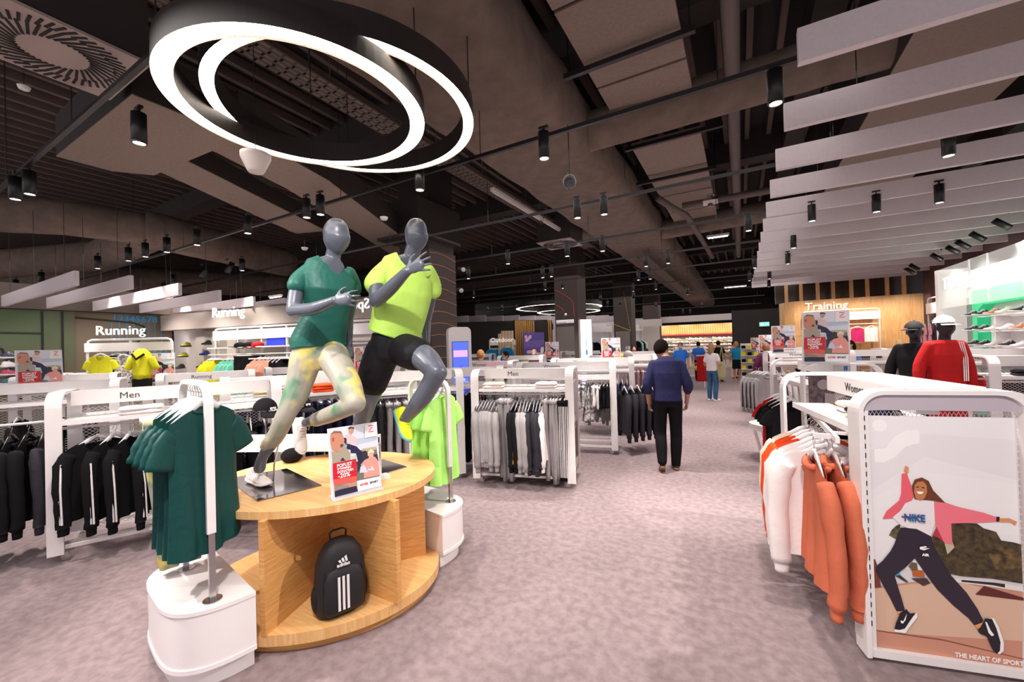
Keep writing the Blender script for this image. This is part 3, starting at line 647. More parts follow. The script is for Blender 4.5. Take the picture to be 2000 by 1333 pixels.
# ================================================================ gondola racks
def lattice(Wd,H,cw=.034,ch=.016,t=.0045):
    mb=MB(); nx=int(Wd/cw); nz=int(H/ch)
    for j in range(nz):
        z0=j*ch
        for i in range(nx):
            x=i*cw+(cw/2 if j%2 else 0)-Wd/2
            mb.quad(V(x,0,z0-t/2),V(x+cw/2,0,z0+ch-t/2),V(x+cw/2,0,z0+ch+t/2),V(x,0,z0+t/2))
            mb.quad(V(x+cw/2,0,z0+ch-t/2),V(x+cw,0,z0-t/2),V(x+cw,0,z0+t/2),V(x+cw/2,0,z0+ch+t/2))
    return mb.mesh('expanded_mesh',WHITE)
LAT=lattice(1.24,1.12); LATS=lattice(1.2,.5)
def frame_mesh(D,H,wd=.1,r=.13,t=.022):
    path=[(-D/2,.07),(-D/2,H-r)]+[(-D/2+r-r*math.cos(R(q)),H-r+r*math.sin(R(q))) for q in range(15,91,15)]
    path+=[(-y,z) for y,z in path[::-1]]; rs=[]
    for i,(y,z) in enumerate(path):
        p0=path[max(i-1,0)];p1=path[min(i+1,len(path)-1)]; ty,tz=p1[0]-p0[0],p1[1]-p0[1]; l=math.hypot(ty,tz); ny,nz=tz/l,-ty/l
        rs.append([V(x*wd/2,y+ny*s*t,z+nz*s*t) for x,s in ((-1,0),(1,0),(1,1),(-1,1))])
    return MB().rings(rs).mesh('end_frame',WHITE)
CAST=None
def make_rack(L=1.3,D=.62,H=1.45,both=True):
    t=thing('clothes_rack','x','clothes rack')
    fm=frame_mesh(D,H)
    for s in (-1,1): link('end_frame',fm,t,(s*(L/2-.05),0,0))
    MB().box((0,0,H-.075),(L-.2,.1,.13)).obj('header_board',WHITE,t)
    l=link('mesh_panel',LAT,t,(0,0,.16)); l['kind']='stuff'; l.scale=((L-.2)/1.24,1,1)
    for s in (-1,1):
        MB().box((0,s*.165,H-.255),(L-.18,.25,.012)).box((0,s*.29,H-.265),(L-.18,.008,.04)).obj('shelf',WHITE,t)
        rr=MB().tube([V(-L/2+.08,s*.2,H-.32),V(L/2-.08,s*.2,H-.32)],.012,8); 
        rr.obj('hang_rail',WHITE,t)
        b=link('base_shelf',LATS,t,(0,s*.02,.13)); b.rotation_euler=(R(-90)*s,0,0); b.scale=((L-.2)/1.2,1,.5); b['kind']='stuff'
        MB().box((0,s*.27,.12),(L-.2,.02,.03)).obj('base_rail',WHITE,t)
    cm=MB().tube([V(0,-.012,.03),V(0,.012,.03)],.03,12).box((0,0,.06),(.03,.035,.035)).mesh('caster',CHROME)
    for sx in (-1,1):
        for sy in (-1,1): link('caster',cm,t,(sx*(L/2-.1),sy*(D/2-.06),0))
    return t
RP={}
HT=mat('sign_text_grey','#3b3638',.6)
def rack(x,y,rz,label,L=1.3,D=.62,corner='fr',head='Men',group=None):
    """corner: which footprint corner x,y names (f=local -y, b=+y ; l=-x, r=+x)"""
    k=(L,D); a=R(rz); ux=V(math.cos(a),math.sin(a),0); uy=V(-math.sin(a),math.cos(a),0)
    c=V(x,y,0)-ux*(L/2 if 'r' in corner else -L/2)-uy*(-D/2 if 'f' in corner else D/2)
    if k not in RP: RP[k]=make_rack(L,D); o=RP[k]; o.location=c; o.rotation_euler=(0,0,a)
    else:
        o=dup(RP[k],c,a)
        for ch in list(o.children):
            if ch.name.startswith('sign_word'): bpy.data.objects.remove(ch)
    o['label']=label; o['category']='clothes rack'; o['group']=group or 'white gondola clothes racks'
    if head: text(head,.085,(-L/2+.42,-.052,1.45-.105),(PI/2,0,0),HT,o,.001,'sign_word')
    o['ax']=0; del o['ax']
    return dict(o=o,c=c,ux=ux,uy=uy,a=a,L=L,D=D)
def at(r,x,y,z=0): return r['c']+r['ux']*x+r['uy']*y+V(0,0,z)
def hangrow(r,seq,side=-1,x0=None,x1=None,group='',z=1.118,where='',jit=6):
    n=len(seq); out=[]; x0=-r['L']/2+.14 if x0 is None else x0; x1=r['L']/2-.14 if x1 is None else x1
    for i,(k,c,*st) in enumerate(seq):
        x=lerpv(x0,x1,i/max(1,n-1)); col=dict(teal='teal',lime='lime',dgrey='charcoal',mono='black and white printed',camo='floral print',leop='orange leopard print').get(c,c)
        out.append(garment(k,c,at(r,x,side*.2,z),r['a']+PI/2+R(rnd.uniform(-jit,jit)),f"{ORD(i+1)} from the left on {where}, {col} {CATS[k]}",group or f'{where} garments',stripes=st[0] if st else None,scale=rnd.uniform(.93,1.03)))
    return out
def foldstack(x,y,z,rz,cols,what,where,group,w=.26,d=.2,h=.035,n=None):
    n_=len(cols)
    for i,c in enumerate(cols):
        key=('fold',round(w,2))
        if key not in GM:
            rs=[]
            for zz,s in ((0,.9),(.25,1.0),(.6,1.0),(.9,.93),(1.0,.8)):
                rs.append([V((w/2)*s*math.copysign(abs(a)**.45,a),(d/2)*s*math.copysign(abs(b)**.45,b)*(1+.03*math.sin(k*2)),h*zz+.004*math.sin(k*1.7)*zz) for k,(a,b) in enumerate(circ(24))])
            m=MB().rings(rs).rings([[V((w/2)*s*math.copysign(abs(a)**.45,a),-(d/2)*.93+ (d/2)*.1*b,h*zz) for a,b in circ(12)] for zz,s in ((.3,1.0),(.6,1.02))])
            GM[key]=m.mesh('folded',[MATS['black_jersey']],True)
        o=link('folded_shirt',GM[key],None,(x,y,z+i*h*.97)); o.rotation_euler=(0,0,rz+R(rnd.uniform(-6,6))); setmat(o,F[c]); tag(o,f'{c} folded {what} {where}, '+(['bottom','second','third','top'][i] if n_!=i+1 else 'top')+' of its pile' if n_>1 else f'{c} folded {what} {where}','folded clothes',group)
WM=mat('white_stripe','#E9E4E6',.7); YM=mat('gold_stripe','#E8A820',.7)
# --- aisle racks (left of the aisle)
G='white gondola racks beside the aisle'
M1=rack(-1.76,4.55,15,'white rack of grey hoodies nearest the aisle, with folded white shirts on top',group=G)
hangrow(M1,[('hoodie','grey')]*7+[('pants','grey')]*4+[('hoodie','black',YM)]*2+[('hoodie','grey')]*3+[('hoodie','dgrey')]*4+[('hoodie','white')]+[('pants','grey')]*4+[('pants','black',WM)]*2,where='the nearest aisle rack',x1=.53,x0=-.56)
hangrow(M1,[('hoodie','grey')]*6+[('hoodie','dgrey')]*5,side=1,where='the back of the nearest aisle rack')
p=at(M1,-.38,-.17,1.205); foldstack(p.x,p.y,p.z,M1['a'],['white','cream'],'shirt','left on the nearest aisle rack shelf','folded shirts on the aisle rack')
p=at(M1,.30,-.17,1.205); foldstack(p.x,p.y,p.z,M1['a'],['white','white'],'shirt','right on the nearest aisle rack shelf','folded shirts on the aisle rack')
M2=rack(-1.70,6.22,15,'white rack of shorts and leggings, second along the aisle',head='Women',L=1.6,group=G)
hangrow(M2,[('shorts','black')]*4+[('shorts','mono')]*3+[('tank','mono')]*3+[('shorts','white')]*2+[('shorts','black')]*3,where='the second aisle rack',x0=.0)
a3=Z(1243,848,0)
M3=rack(a3.x,a3.y,15,'white rack of dark jackets, third along the aisle',head='Women',L=1.6,group=G)
hangrow(M3,[('jacket','dgrey')]*5+[('jacket','navy')]*4,where='the third aisle rack',x0=-.1)
a4=Z(1283,822,0)
M4=rack(a4.x,a4.y+.3,15,'white rack of dusty pink clothes, fourth along the aisle',head='Women',L=1.6,group=G)
hangrow(M4,[('pants','dusty')]*8,where='the fourth aisle rack',x0=0)
for i in range(5):
    p=at(M2,.92+.03*i,-.1,1.16); garment('jacket','dgrey',(p.x+.12*i*.4,p.y+.1*i,1.12),R(-60),ORD(i+1)+' charcoal jacket from the left on the end arm of the second aisle rack','jackets on the end arm of the second aisle rack')
for i in range(4):
    p=at(M4,.86,-.1+.09*i,1.16); garment('pants','dusty',(p.x,p.y,1.2),R(-70),ORD(i+1)+' dusty pink trousers on the end arm of the fourth aisle rack','trousers on the end arm of the fourth aisle rack')
def rackd(px,py,d,rz,label,**k):
    p=P(px,py,d); return rack(p.x,p.y,rz,label,**k)
G='white gondola racks in the middle of the shop'
K1=rackd(1000,715,7.6,15,'white rack with pink and purple folded clothes right of the kiosk',head='Women',group=G)
hangrow(K1,[('shorts','plum')]*3+[('tee','magenta')]*3+[('tee','white')]*3+[('tee','black')]*2,where='the rack right of the kiosk')
for i,(u,c) in enumerate([(-.4,['plum','navy','plum']),(-.1,['white','white']),(.2,['magenta','pink','magenta'])]): p=at(K1,u,-.17,1.205); foldstack(p.x,p.y,p.z,K1['a'],c,'shirt','on the rack right of the kiosk','folded shirts on the rack right of the kiosk')
K2=rackd(1060,708,11,15,'white rack with folded khaki clothes in the middle distance',head=None,group=G)
p=at(K2,.1,-.17,1.205); foldstack(p.x,p.y,p.z,K2['a'],['khaki']*4,'trousers','on the middle distance rack','folded khaki trousers')
K3=rackd(1118,703,13.5,15,'white rack with folded coral clothes before the mirror column',head=None,group=G)
p=at(K3,-.1,-.17,1.205); foldstack(p.x,p.y,p.z,K3['a'],['coral']*3,'shirt','before the mirror column','folded coral shirts')
K4=rackd(1300,694,12,15,'white rack behind the man in blue',head=None,L=1.6,group=G)
K5=rackd(1210,698,15,15,'white rack in front of the light box sign',head=None,L=1.6,group=G)
K6=rackd(960,708,15,15,'white rack before the outdoor department',head=None,group=G)
K7=rackd(1380,690,18,15,'low white ball counter beside the red towels',head=None,group=G)
# --- left racks
G='white gondola racks of the left department'
A=rack(-5.12,1.01,65,'white mens rack of black striped tracksuits at the left edge',L=1.75,corner='fl',group=G)
TRK=hangrow(A,[('jacket','black',WM)]*6+[('hoodie','denim')]*3+[('hoodie','black')]*3,where='the leftmost mens rack',x0=-.58,x1=.7)
for i,a_ in enumerate((-48,-30,-22,-14,-8,-6)): TRK[i].rotation_euler.z+=R(a_)
p=at(A,-.28,-.17,1.205); foldstack(p.x,p.y,p.z,A['a'],['white','white'],'shirt','on the shelf of the leftmost mens rack','folded shirts on the leftmost rack',w=.32)
arm=MB().tube([at(A,-.83,.02,1.18),at(A,-1.5,.02,1.18)],.012,8).obj('end_arm',WHITE); arm.parent=A['o']; arm.matrix_parent_inverse=Matrix.LocRotScale(A['c'],Matrix.Rotation(A['a'],3,'Z').to_quaternion(),None).inverted()
for i in range(6): p=at(A,-.95-.1*i,.02,1.175); garment('hoodie','black' if i%3 else 'dgrey',p,A['a']+PI/2+R(rnd.uniform(-5,5)),ORD(i+1)+' black hooded top from the post on the end arm at the left edge','black tops on the end arm at the left edge',hanger=HMB)
b=P(233,760,5.4)
B=rack(b.x,b.y,65,'long white rack passing behind the leftmost mens rack',L=2.6,corner='fr',group=G)
hangrow(B,[('hoodie','black')]*8,where='the long rack at the left edge',x1=1.0)
p=at(B,-.2,-.17,1.205); foldstack(p.x,p.y,p.z,B['a'],['white','white','white'],'shirt','on the long rack at the left edge','folded shirts on the long rack')
C=rackd(228,745,7.4,65,'white rack with dark folded shorts under the yellow shirt',head=None,corner='fr',group=G)
p=at(C,-.2,-.17,1.205); foldstack(p.x,p.y,p.z,C['a'],['black','dgrey'],'shorts','under the yellow shirt','folded dark shorts')
C2=rackd(290,742,8.4,65,'white rack with folded orange clothes behind the teal shirts',head=None,corner='fr',group=G)
p=at(C2,-.2,-.17,1.205); foldstack(p.x,p.y,p.z,C2['a'],['orange','orange'],'shirt','behind the teal shirts','folded orange shirts')
Fk=rackd(303,752,6.2,65,'white running rack directly behind the teal shirts',head='Running',corner='fl',group=G)
D=rackd(429,748,4.6,65,'white mens rack of navy trousers left of the teal mannequin',corner='fl',L=1.5,group=G)
hangrow(D,[('pants','navy')]*11,where='the rack of navy trousers',x0=-.55,x1=.65)
for u,c in ((-.3,['cream','khaki']),(0,['grey','white','grey']),(.35,['orange','orange','orange'])): p=at(D,u,-.17,1.205); foldstack(p.x,p.y,p.z,D['a'],c,'shirt','on the mens rack left of the teal mannequin','folded shirts left of the teal mannequin')
E=rackd(606,742,5.7,65,'white mens rack between the two mannequins',corner='fl',L=1.5,group=G)
hangrow(E,[('hoodie','black')]*8+[('pants','navy')]*3,where='the rack between the mannequins')
p=at(E,-.3,-.17,1.205); foldstack(p.x,p.y,p.z,E['a'],['navy','navy'],'shirt','on the mens rack between the mannequins','folded navy shirts')
H1=rackd(700,745,4.9,50,'white rack of grey and navy trousers behind the lime mannequin',corner='fl',L=1.3,group=G,head=None)
hangrow(H1,[('pants','dgrey')]*2+[('pants','grey')]*4+[('pants','navy',WM)]*4,where='the rack behind the lime figure',x0=-.5,x1=.4)
H2=rackd(800,742,5.6,30,'white rack of black trousers behind the raised knee of the lime mannequin',corner='fl',L=1.3,group=G,head=None)
hangrow(H2,[('pants','black')]*9,where='the rack behind the raised knee')
H3=rackd(640,735,8,55,'white rack right behind the teal mannequin legs',corner='fl',group=G,head=None)
Q1=rackd(520,738,7.5,65,'white rack behind the navy trousers',corner='fl',group=G,head=None)
# --- right racks
G='white gondola racks right of the aisle'
R1=rack(.53,2.84,-79,'large white rack in the right foreground with a big dancing woman poster on its end',L=1.35,D=.72,head='Women',group=G)
ga='tops on the pull-out rail of the right foreground rack'
rw=[('hoodie','peach',3.02),('hoodie','peach',3.14),('hoodie','white',3.30),('hoodie','white',3.42),('hoodie','white',3.54),('hoodie','orange',3.68),('jacket','orange',3.78),('hoodie','cream',3.92)]
lb_=['nearest peach hoodie on the pull-out rail by the poster','second peach hoodie on the pull-out rail by the poster','nearest white hoodie behind the peach ones','middle white hoodie behind the peach ones','third white hoodie behind the peach ones','orange hoodie behind the white ones','red orange top behind the white hoodies','cream top furthest on the pull-out rail']
for (k,c,y),l in zip(rw,lb_):
    pe=c=='peach'; n_=int(y>3.1)
    garment(k,c,(.37+.10*n_,3.08+.06*n_,1.13) if pe else (.48-.05*(y-3),y,1.13),R(97+rnd.uniform(-3,3)) if pe else R(rnd.uniform(-4,4)+8),l,ga,scale=1.04 if pe else 1.05)
p=at(R1,-.3,-.2,1.205)
for q,dy in ((3.42,0),(3.72,1)): foldstack(.72,q,1.205,R(10),['cream','navy','white'] if dy==0 else ['white','cream'],'sweater','on the shelf of the right foreground rack','folded sweaters on the right foreground rack',w=.26)
pr=thing('pull_out_rail','white pull-out hanging rail on the right foreground rack','rail',(.47,3.55,1.14),R(0))
MB().box((0,0,0),(.02,1.15,.035)).obj('rail_bar',WHITE,pr)
MB().box((.06,-.42,-.01),(.32,.02,.03)).obj('cross_bar',WHITE,pr)
for y in (-.42,.4): MB().box((.12,y,.0),(.26,.02,.045)).obj('bracket_arm',WHITE,pr)
R2=rackd(1568,722,4.45,-79,'white rack with a grey fur poster end, second on the right',L=1.3,D=.72,head=None,group=G)
R3=rackd(1503,690,8.6,10,'white womens rack of white and navy tops right of the aisle',corner='fl',head='Women',L=1.5,group=G)
hangrow(R3,[('hoodie','white')]*4+[('shorts','navy')]*5+[('jacket','navy')]*3,where='the womens rack right of the aisle')
for i in range(4):
    p=P(1478+i*8,760,8.3-.12*i); garment('hoodie','grey',(p.x,p.y,1.15),R(20),ORD(i+1)+' light grey striped top from the left beside the womens rack','tops on the aisle end of the womens rack',stripes=MATS['black_jersey'])
for i,(c) in enumerate(['black','black','black','red']):
    p=P(1545-i*7,770,4.6+.16*i); garment('tee' ,c,(p.x,p.y,1.12),R(8),['black top with three white stripes on the arm beside the fur poster','second black top beside the fur poster','third black top beside the fur poster','dark red top behind the black ones'][i],'tops on the arm beside the fur poster')
R4=rackd(1655,690,8.2,8,'white womens rack before the oak wall bays, left one',corner='fl',head=None,L=1.6,group=G)
hangrow(R4,[('tank','black')]*6+[('tank','white')]*4+[('tank','blue')]*2,where='the left oak wall rack')
R5=rackd(1725,688,8.6,8,'white womens rack before the oak wall bays, right one',corner='fl',head='Women',L=1.8,group=G)
hangrow(R5,[('shorts','orange')]*5+[('tank','white')]*6,where='the right oak wall rack')
R6=rackd(1932,702,4.9,5,'white rack with dark folded clothes at the right edge',corner='fl',head=None,L=1.8,group=G)
for u,c,w_ in ((-.5,['dgrey','black'],'left'),(-.1,['black','black','navy'],'middle'),(.3,['black','black'],'right')): p=at(R6,u,-.17,1.205); foldstack(p.x,p.y,p.z,R6['a'],c,'shirt','in the '+w_+' pile at the right edge','folded dark clothes at the right edge')
R7=rackd(1840,693,7.2,5,'white rack behind the red mannequin',corner='fl',head=None,L=1.6,group=G)
hangrow(R7,[('tank','red')]*4+[('tank','black')]*4,where='the rack behind the red mannequin')
R8=rackd(1520,684,12,8,'white rack beyond the womens rack, partly hiding a shopper',corner='fl',head=None,L=1.6,group=G)
# shirts on the two arch stands
ax=V(-2.52,1.09,0)-V(-3.03,1.17,0); ax.normalize(); ra=math.atan2(ax.y,ax.x)+PI/2
lab=['frontmost teal t-shirt on the arched stand','second teal t-shirt on the arched stand','third teal t-shirt on the arched stand','fourth teal t-shirt on the arched stand','fifth teal t-shirt on the arched stand','rearmost teal t-shirt on the arched stand']
for i in range(6):
    q=V(-2.52,1.09,1.575)-ax*(.075+.05*i); garment('teelong','teal',q,ra+PI+R((30,26,31,24,28,22)[i]),lab[i],'teal t-shirts on the arched stand',var=i%3,scale=1.0)
for i in range(2):
    q=V(-2.52,1.09,1.42)-ax*(.45+.05*i)+V(0,0,0); garment('legging','camo',q+V(-.05,-.02,0),ra,['front','rear'][i]+' floral leggings hanging behind the teal shirts','floral leggings behind the teal shirts',scale=1.05)
bx=V(-2.21,2.75,0)-V(-2.73,2.84,0); bx.normalize(); rb=math.atan2(bx.y,bx.x)+PI/2
for i in range(5):
    q=V(-2.21,2.75,1.45)-bx*(.07+.06*i); garment('teelong','lime',q,rb+PI+R((14,8,15,10,16)[i]),['frontmost','second','third','fourth','rearmost'][i]+' lime t-shirt on the arched stand','lime t-shirts on the arched stand',var=i%3,scale=.97)

# ================================================================ figures
UPV=V(0,0,1)
def secs(mb,ss,Rv,n=20,mi=0):
    """ss: (centre, rx, ry[, pow]) rings stacked along a spine"""
    rs=[]
    Fw=Rv.cross(UPV)
    for i,s in enumerate(ss):
        c=s[0]; t=(ss[min(i+1,len(ss)-1)][0]-ss[max(i-1,0)][0]).normalized()
        r=(Rv-t*Rv.dot(t)).normalized(); f=t.cross(r); f=-f if f.dot(Fw)<0 else f
        rs.append([c+r*s[1]*math.copysign(abs(a)**.85,a)+f*s[2]*math.copysign(abs(b)**.85,b) for a,b in circ(n)])
    return mb.rings(rs,mi=mi)
def hand(mb,w,d,nrm,thumb=1,L=.18,curl=12,spread=9,r=.0085):
    d=d.normalized(); nrm=(nrm-d*nrm.dot(d)).normalized(); s=d.cross(nrm)*thumb
    pl=L*.48; mb.limb([w-d*.03,w+d*.02,w+d*pl*.6,w+d*pl],[L*.15,L*.16,L*.2,L*.19],12,3,flat=.42,up=nrm)
    for k in range(4):
        off=(1.5-k)*L*.105; b=w+d*pl*.85+s*off; an=R((1.5-k)*spread); fd=(d*math.cos(an)+s*math.sin(an)).normalized()
        ln=L*(.46,.52,.48,.38)[k]; pts=[b]; cur=0; q=b
        for seg,fr in enumerate((.42,.32,.26)):
            cur+=R(curl*(1+.25*k)); dd=(fd*math.cos(cur)-nrm*math.sin(cur)); q=q+dd*ln*fr; pts.append(q)
        mb.limb(pts,[r*1.1,r,r*.95,r*.8],8,2)
    b=w+d*pl*.25+s*L*.16; td=(d*.62+s*.75-nrm*.2).normalized(); mb.limb([b-s*.01,b+td*L*.2,b+(td*.8+d*.3).normalized()*L*.4],[r*1.5,r*1.2,r*.9],8,3)
def cut(o,tests):
    bm=bmesh.new(); bm.from_mesh(o.data)
    dele=[f for f in bm.faces if any(t(f.calc_center_median()) for t in tests)]
    bmesh.ops.delete(bm,geom=dele,context='FACES'); bm.to_mesh(o.data); bm.free()
def shoe(name,ank,fwd,up,L,mu,ms,ml,parent=None,label=None,cat=None,sock=None):
    """running shoe; ank = heel bottom point"""
    fwd=fwd.normalized(); up=(up-fwd*up.dot(fwd)).normalized(); sd=up.cross(fwd); k=L/.28
    def T(x,y,z): return ank+(fwd*x+sd*y+up*z)*k
    def ringset(ss,z0f,n=18):
        rs=[]
        for x,wd,h,z0 in ss: rs.append([T(x,wd*a,z0+h*(b if b>0 else b*.25)) for a,b in circ(n)])
        return rs
    up_=MB().rings(ringset([(.004,.018,.03,.03),(.012,.03,.06,.03),(.04,.036,.082,.028),(.085,.037,.078,.027),(.12,.04,.062,.026),(.16,.045,.044,.025),(.2,.047,.032,.024),(.24,.042,.024,.025),(.268,.026,.016,.028),(.278,.01,.008,.03)],0))
    o=up_.obj(name,mu,parent,True)
    if label: tag(o,label,cat)
    so=[]
    for x,wd,z0,z1 in [(-.012,.016,.014,.03),(.0,.032,.004,.036),(.05,.038,0,.034),(.12,.039,0,.03),(.19,.05,0,.027),(.245,.046,.004,.028),(.275,.028,.012,.032),(.288,.01,.02,.034)]:
        so.append([T(x,wd*math.copysign(abs(a)**.5,a),(z0+z1)/2+(z1-z0)/2*math.copysign(abs(b)**.5,b)) for a,b in circ(14)])
    MB().rings(so).obj('sole',ms,o,True)
    lc=MB()
    for j in range(6):
        x=.085+.018*j; h=.112-.0105*j+.003
        lc.tube([T(x,-.024,h-.022),T(x+.004,-.01,h),T(x+.008,.01,h),T(x+.012,.024,h-.022)],.0028,5)
    for s in (-1,1): lc.tube([T(.09,0,.108),T(.10,s*.02,.12),T(.09,s*.04,.10),T(.115,s*.045,.07)],.0022,5)
    lc.obj('laces',ml,o,True)
    return o
def plainmesh(o,name,parent=None): o.name=name; return o
# ---------------------------------------------------------------- teal mannequin
t=thing('female_mannequin','slate mannequin in a teal t-shirt and floral leggings, running pose','mannequin',Z(515,945,.83)); T0=t.location.copy()
inv=Matrix.Translation(-T0)
def put(o,p=None): o.parent=p or t; o.matrix_parent_inverse=inv; return o
Rv=(P(690,535,2.92)-P(588,530,2.68)); Rv.z=0; Rv.normalize(); Fv=Rv.cross(UPV)
mb=MB()
hr=Matrix.Rotation(math.atan2(Rv.y,Rv.x)+R(12),3,'Z')@Matrix.Rotation(R(8),3,'X')
hc=P(656,463,2.80)
rs=[]
for i in range(1,14):
    a=PI*i/14; z=-math.cos(a)*.126; w=math.sin(a)**.8; k=.090*w*(1 if z>-.02 else 1-.34*((-z-.02)/.11)**1.4)
    rs.append([hc+hr@V(k*.93*c,k*1.12*s-(.012 if z<0 else 0),z) for c,s in circ(24)])
mb.rings(rs)
mb.limb([P(650,530,2.83),P(650,505,2.82),P(654,485,2.81)],[.062,.05,.05],14,3)
secs(mb,[(P(655,506,2.83),.05,.05),(P(648,518,2.82),.11,.06),(P(642,535,2.82),.15,.08),(P(640,570,2.81),.155,.10),(P(638,612,2.82),.12,.082),(P(628,650,2.84),.15,.1),(P(622,690,2.85),.165,.11),(P(622,712,2.85),.13,.1)],Rv)
sR=P(597,537,2.73); eR=P(573,607,2.60); wR=P(652,588,2.42)
mb.limb([sR,P(580,565,2.66),eR],[.040,.046,.044],14); mb.limb([eR,P(612,603,2.50),wR],[.044,.04,.028],14)
hand(mb,wR,P(700,580,2.36)-wR,P(660,540,2.1)-P(660,570,2.4),-1,.185,12,10)
sL=P(684,542,2.89); eL=P(679,625,3.04); wL=P(681,672,3.0)
mb.limb([sL,P(687,580,2.98),eL],[.038,.045,.042],14); mb.limb([eL,wL],[.042,.028],14); hand(mb,wL,P(684,700,2.97)-wL,Fv,1,.17,18,4)
# legs
def leg(mb,pts,rad): mb.limb(pts,rad,16,6)
legA=[P(598,700,2.80),P(582,760,2.76),P(558,812,2.70),P(540,850,2.72),P(514,892,2.77)]; ra=[.105,.085,.062,.056,.04]
legB=[P(650,695,2.82),P(676,745,2.68),P(694,788,2.58),P(655,806,2.70),P(598,826,2.86)]; rbb=[.105,.088,.066,.058,.038]
leg(mb,legA+[P(507,915,2.79)],[x-.006 for x in ra]+[.038]); leg(mb,legB[:3],[x-.006 for x in rbb[:3]]); leg(mb,legB[2:],[x-.006 for x in rbb[2:]])
put(remesh(mb,'body',MANN,.0065,4))
put(MB().tube([P(536,905,2.86),P(532,955,2.86)],.006,8).tube([P(548,852,2.80),P(536,905,2.86)],.006,8).obj('support_rod',CHROME))
lg=MB(); secs(lg,[(P(625,655,2.84),.155,.105),(P(623,680,2.85),.172,.118),(P(622,705,2.85),.165,.118),(P(622,722,2.85),.12,.1)],Rv)
leg(lg,legA[:4]+[P(524,870,2.75)],ra[:4]+[.05]); leg(lg,legB[:3],rbb[:3]); leg(lg,legB[2:4]+[P(618,820,2.82)],rbb[2:4]+[.05])
FLOR=mat('floral_leggings','#C9C4B8',.5,sheen=.1)
def floral(m):
    n=m.node_tree; b=n.nodes['Principled BSDF']; tc=n.nodes.new('ShaderNodeTexCoord'); last=None
    base=lin('#A19C90')
    prev=n.nodes.new('ShaderNodeRGB'); prev.outputs[0].default_value=base; prev=prev.outputs[0]
    for sc,off,col,lo in ((5,0,'#4F8363',.60),(7,11,'#1D4A36',.69),(6.5,23,'#E0CC6A',.63)):
        mp=n.nodes.new('ShaderNodeMapping'); mp.inputs['Location'].default_value=(off,off*.7,off*.3); n.links.new(tc.outputs['Object'],mp.inputs[0])
        nz=n.nodes.new('ShaderNodeTexNoise'); nz.inputs['Scale'].default_value=sc; nz.inputs['Detail'].default_value=2; n.links.new(mp.outputs[0],nz.inputs['Vector'])
        mr=n.nodes.new('ShaderNodeMapRange'); mr.inputs[1].default_value=lo-.08; mr.inputs[2].default_value=lo+.07; n.links.new(nz.outputs['Fac'],mr.inputs[0])
        mx=n.nodes.new('ShaderNodeMix'); mx.data_type='RGBA'; n.links.new(mr.outputs[0],mx.inputs[0]); n.links.new(prev,mx.inputs[6]); mx.inputs[7].default_value=lin(col); prev=mx.outputs[2]
    n.links.new(prev,b.inputs['Base Color'])
floral(FLOR); floral(MATS['floral_print_jersey'])
put(remesh(lg,'leggings',FLOR,.008,4))
st=MB(); secs(st,[(P(650,513,2.82),.10,.06),(P(645,521,2.82),.155,.08),(P(641,545,2.81),.185,.105),(P(641,568,2.80),.178,.122),(P(640,595,2.81),.155,.105),(P(639,620,2.82),.142,.098),(P(630,645,2.84),.165,.115),(P(623,668,2.85),.185,.128),(P(624,678,2.85),.187,.13)],Rv,28)
st.limb([P(604,532,2.73),P(586,546,2.68),P(580,558,2.65)],[.06,.058,.06],16); st.limb([P(680,536,2.88),P(689,554,2.94),P(691,565,2.95)],[.056,.054,.054],16)
sh=remesh(st,'t_shirt',fab('teal_running_shirt','#235F55',.08,.45),.0065,5); put(sh)
nc=P(660,508,2.66)
cut(sh,[lambda p: ((p-P(655,500,2.80)).length<.105) , lambda p: (p-P(665,512,2.74)).length<.085])
for nm,a,fw,upv,lb in (('shoe',P(484,925,2.78),P(536,955,2.62)-P(484,925,2.78),UPV,'white shoe on the standing foot'),('shoe',P(577,822,2.98),P(588,895,2.86)-P(577,822,2.98),P(640,830,2.75)-P(577,830,2.95),'white shoe on the raised foot')):
    if nm and 'stand' in lb: fw.z=0
    o=shoe(nm,Z(487,940,.832) if 'stand' in lb else a,(Z(536,955,.83)-Z(487,940,.83)) if 'stand' in lb else fw,upv,.265,mat('white_knit','#E4DAD6',.7,bump=.4,bscale=200),mat('white_foam','#F0E9E8',.6),MATS['white_knit']); o['label']=lb; put(o)
# ---------------------------------------------------------------- lime mannequin
t=thing('male_mannequin','slate mannequin in a neon lime t-shirt and black shorts, running pose','mannequin',Z(742,912,.83)); T0=t.location.copy(); inv=Matrix.Translation(-T0)
Rv=(P(848,530,3.30)-P(745,520,3.04)); Rv.z=0; Rv.normalize(); Fv=Rv.cross(UPV)
mb=MB(); hr=Matrix.Rotation(math.atan2(Rv.y,Rv.x)+R(14),3,'Z')@Matrix.Rotation(R(8),3,'X'); hc=P(812,461,3.15); rs=[]
for i in range(1,14):
    a=PI*i/14; z=-math.cos(a)*.136; w=math.sin(a)**.8; k=.088*w*(1 if z>-.02 else 1-.33*((-z-.02)/.115)**1.4)
    rs.append([hc+hr@V(k*.93*c,k*1.12*s-(.012 if z<0 else 0),z) for c,s in circ(24)])
mb.rings(rs); mb.limb([P(800,525,3.18),P(803,505,3.17),P(808,485,3.16)],[.075,.062,.06],14,3)
secs(mb,[(P(802,505,3.17),.07,.065),(P(797,516,3.17),.145,.07),(P(792,540,3.16),.18,.09),(P(788,575,3.15),.195,.115),(P(780,620,3.15),.16,.1),(P(772,660,3.16),.165,.11),(P(768,690,3.17),.16,.11)],Rv)
sR=P(753,535,3.05); eR=P(735,588,2.88); wR=P(795,530,2.66)
mb.limb([sR,P(737,556,2.95),eR],[.05,.056,.05],14); mb.limb([eR,P(760,566,2.78),wR],[.05,.048,.033],14)
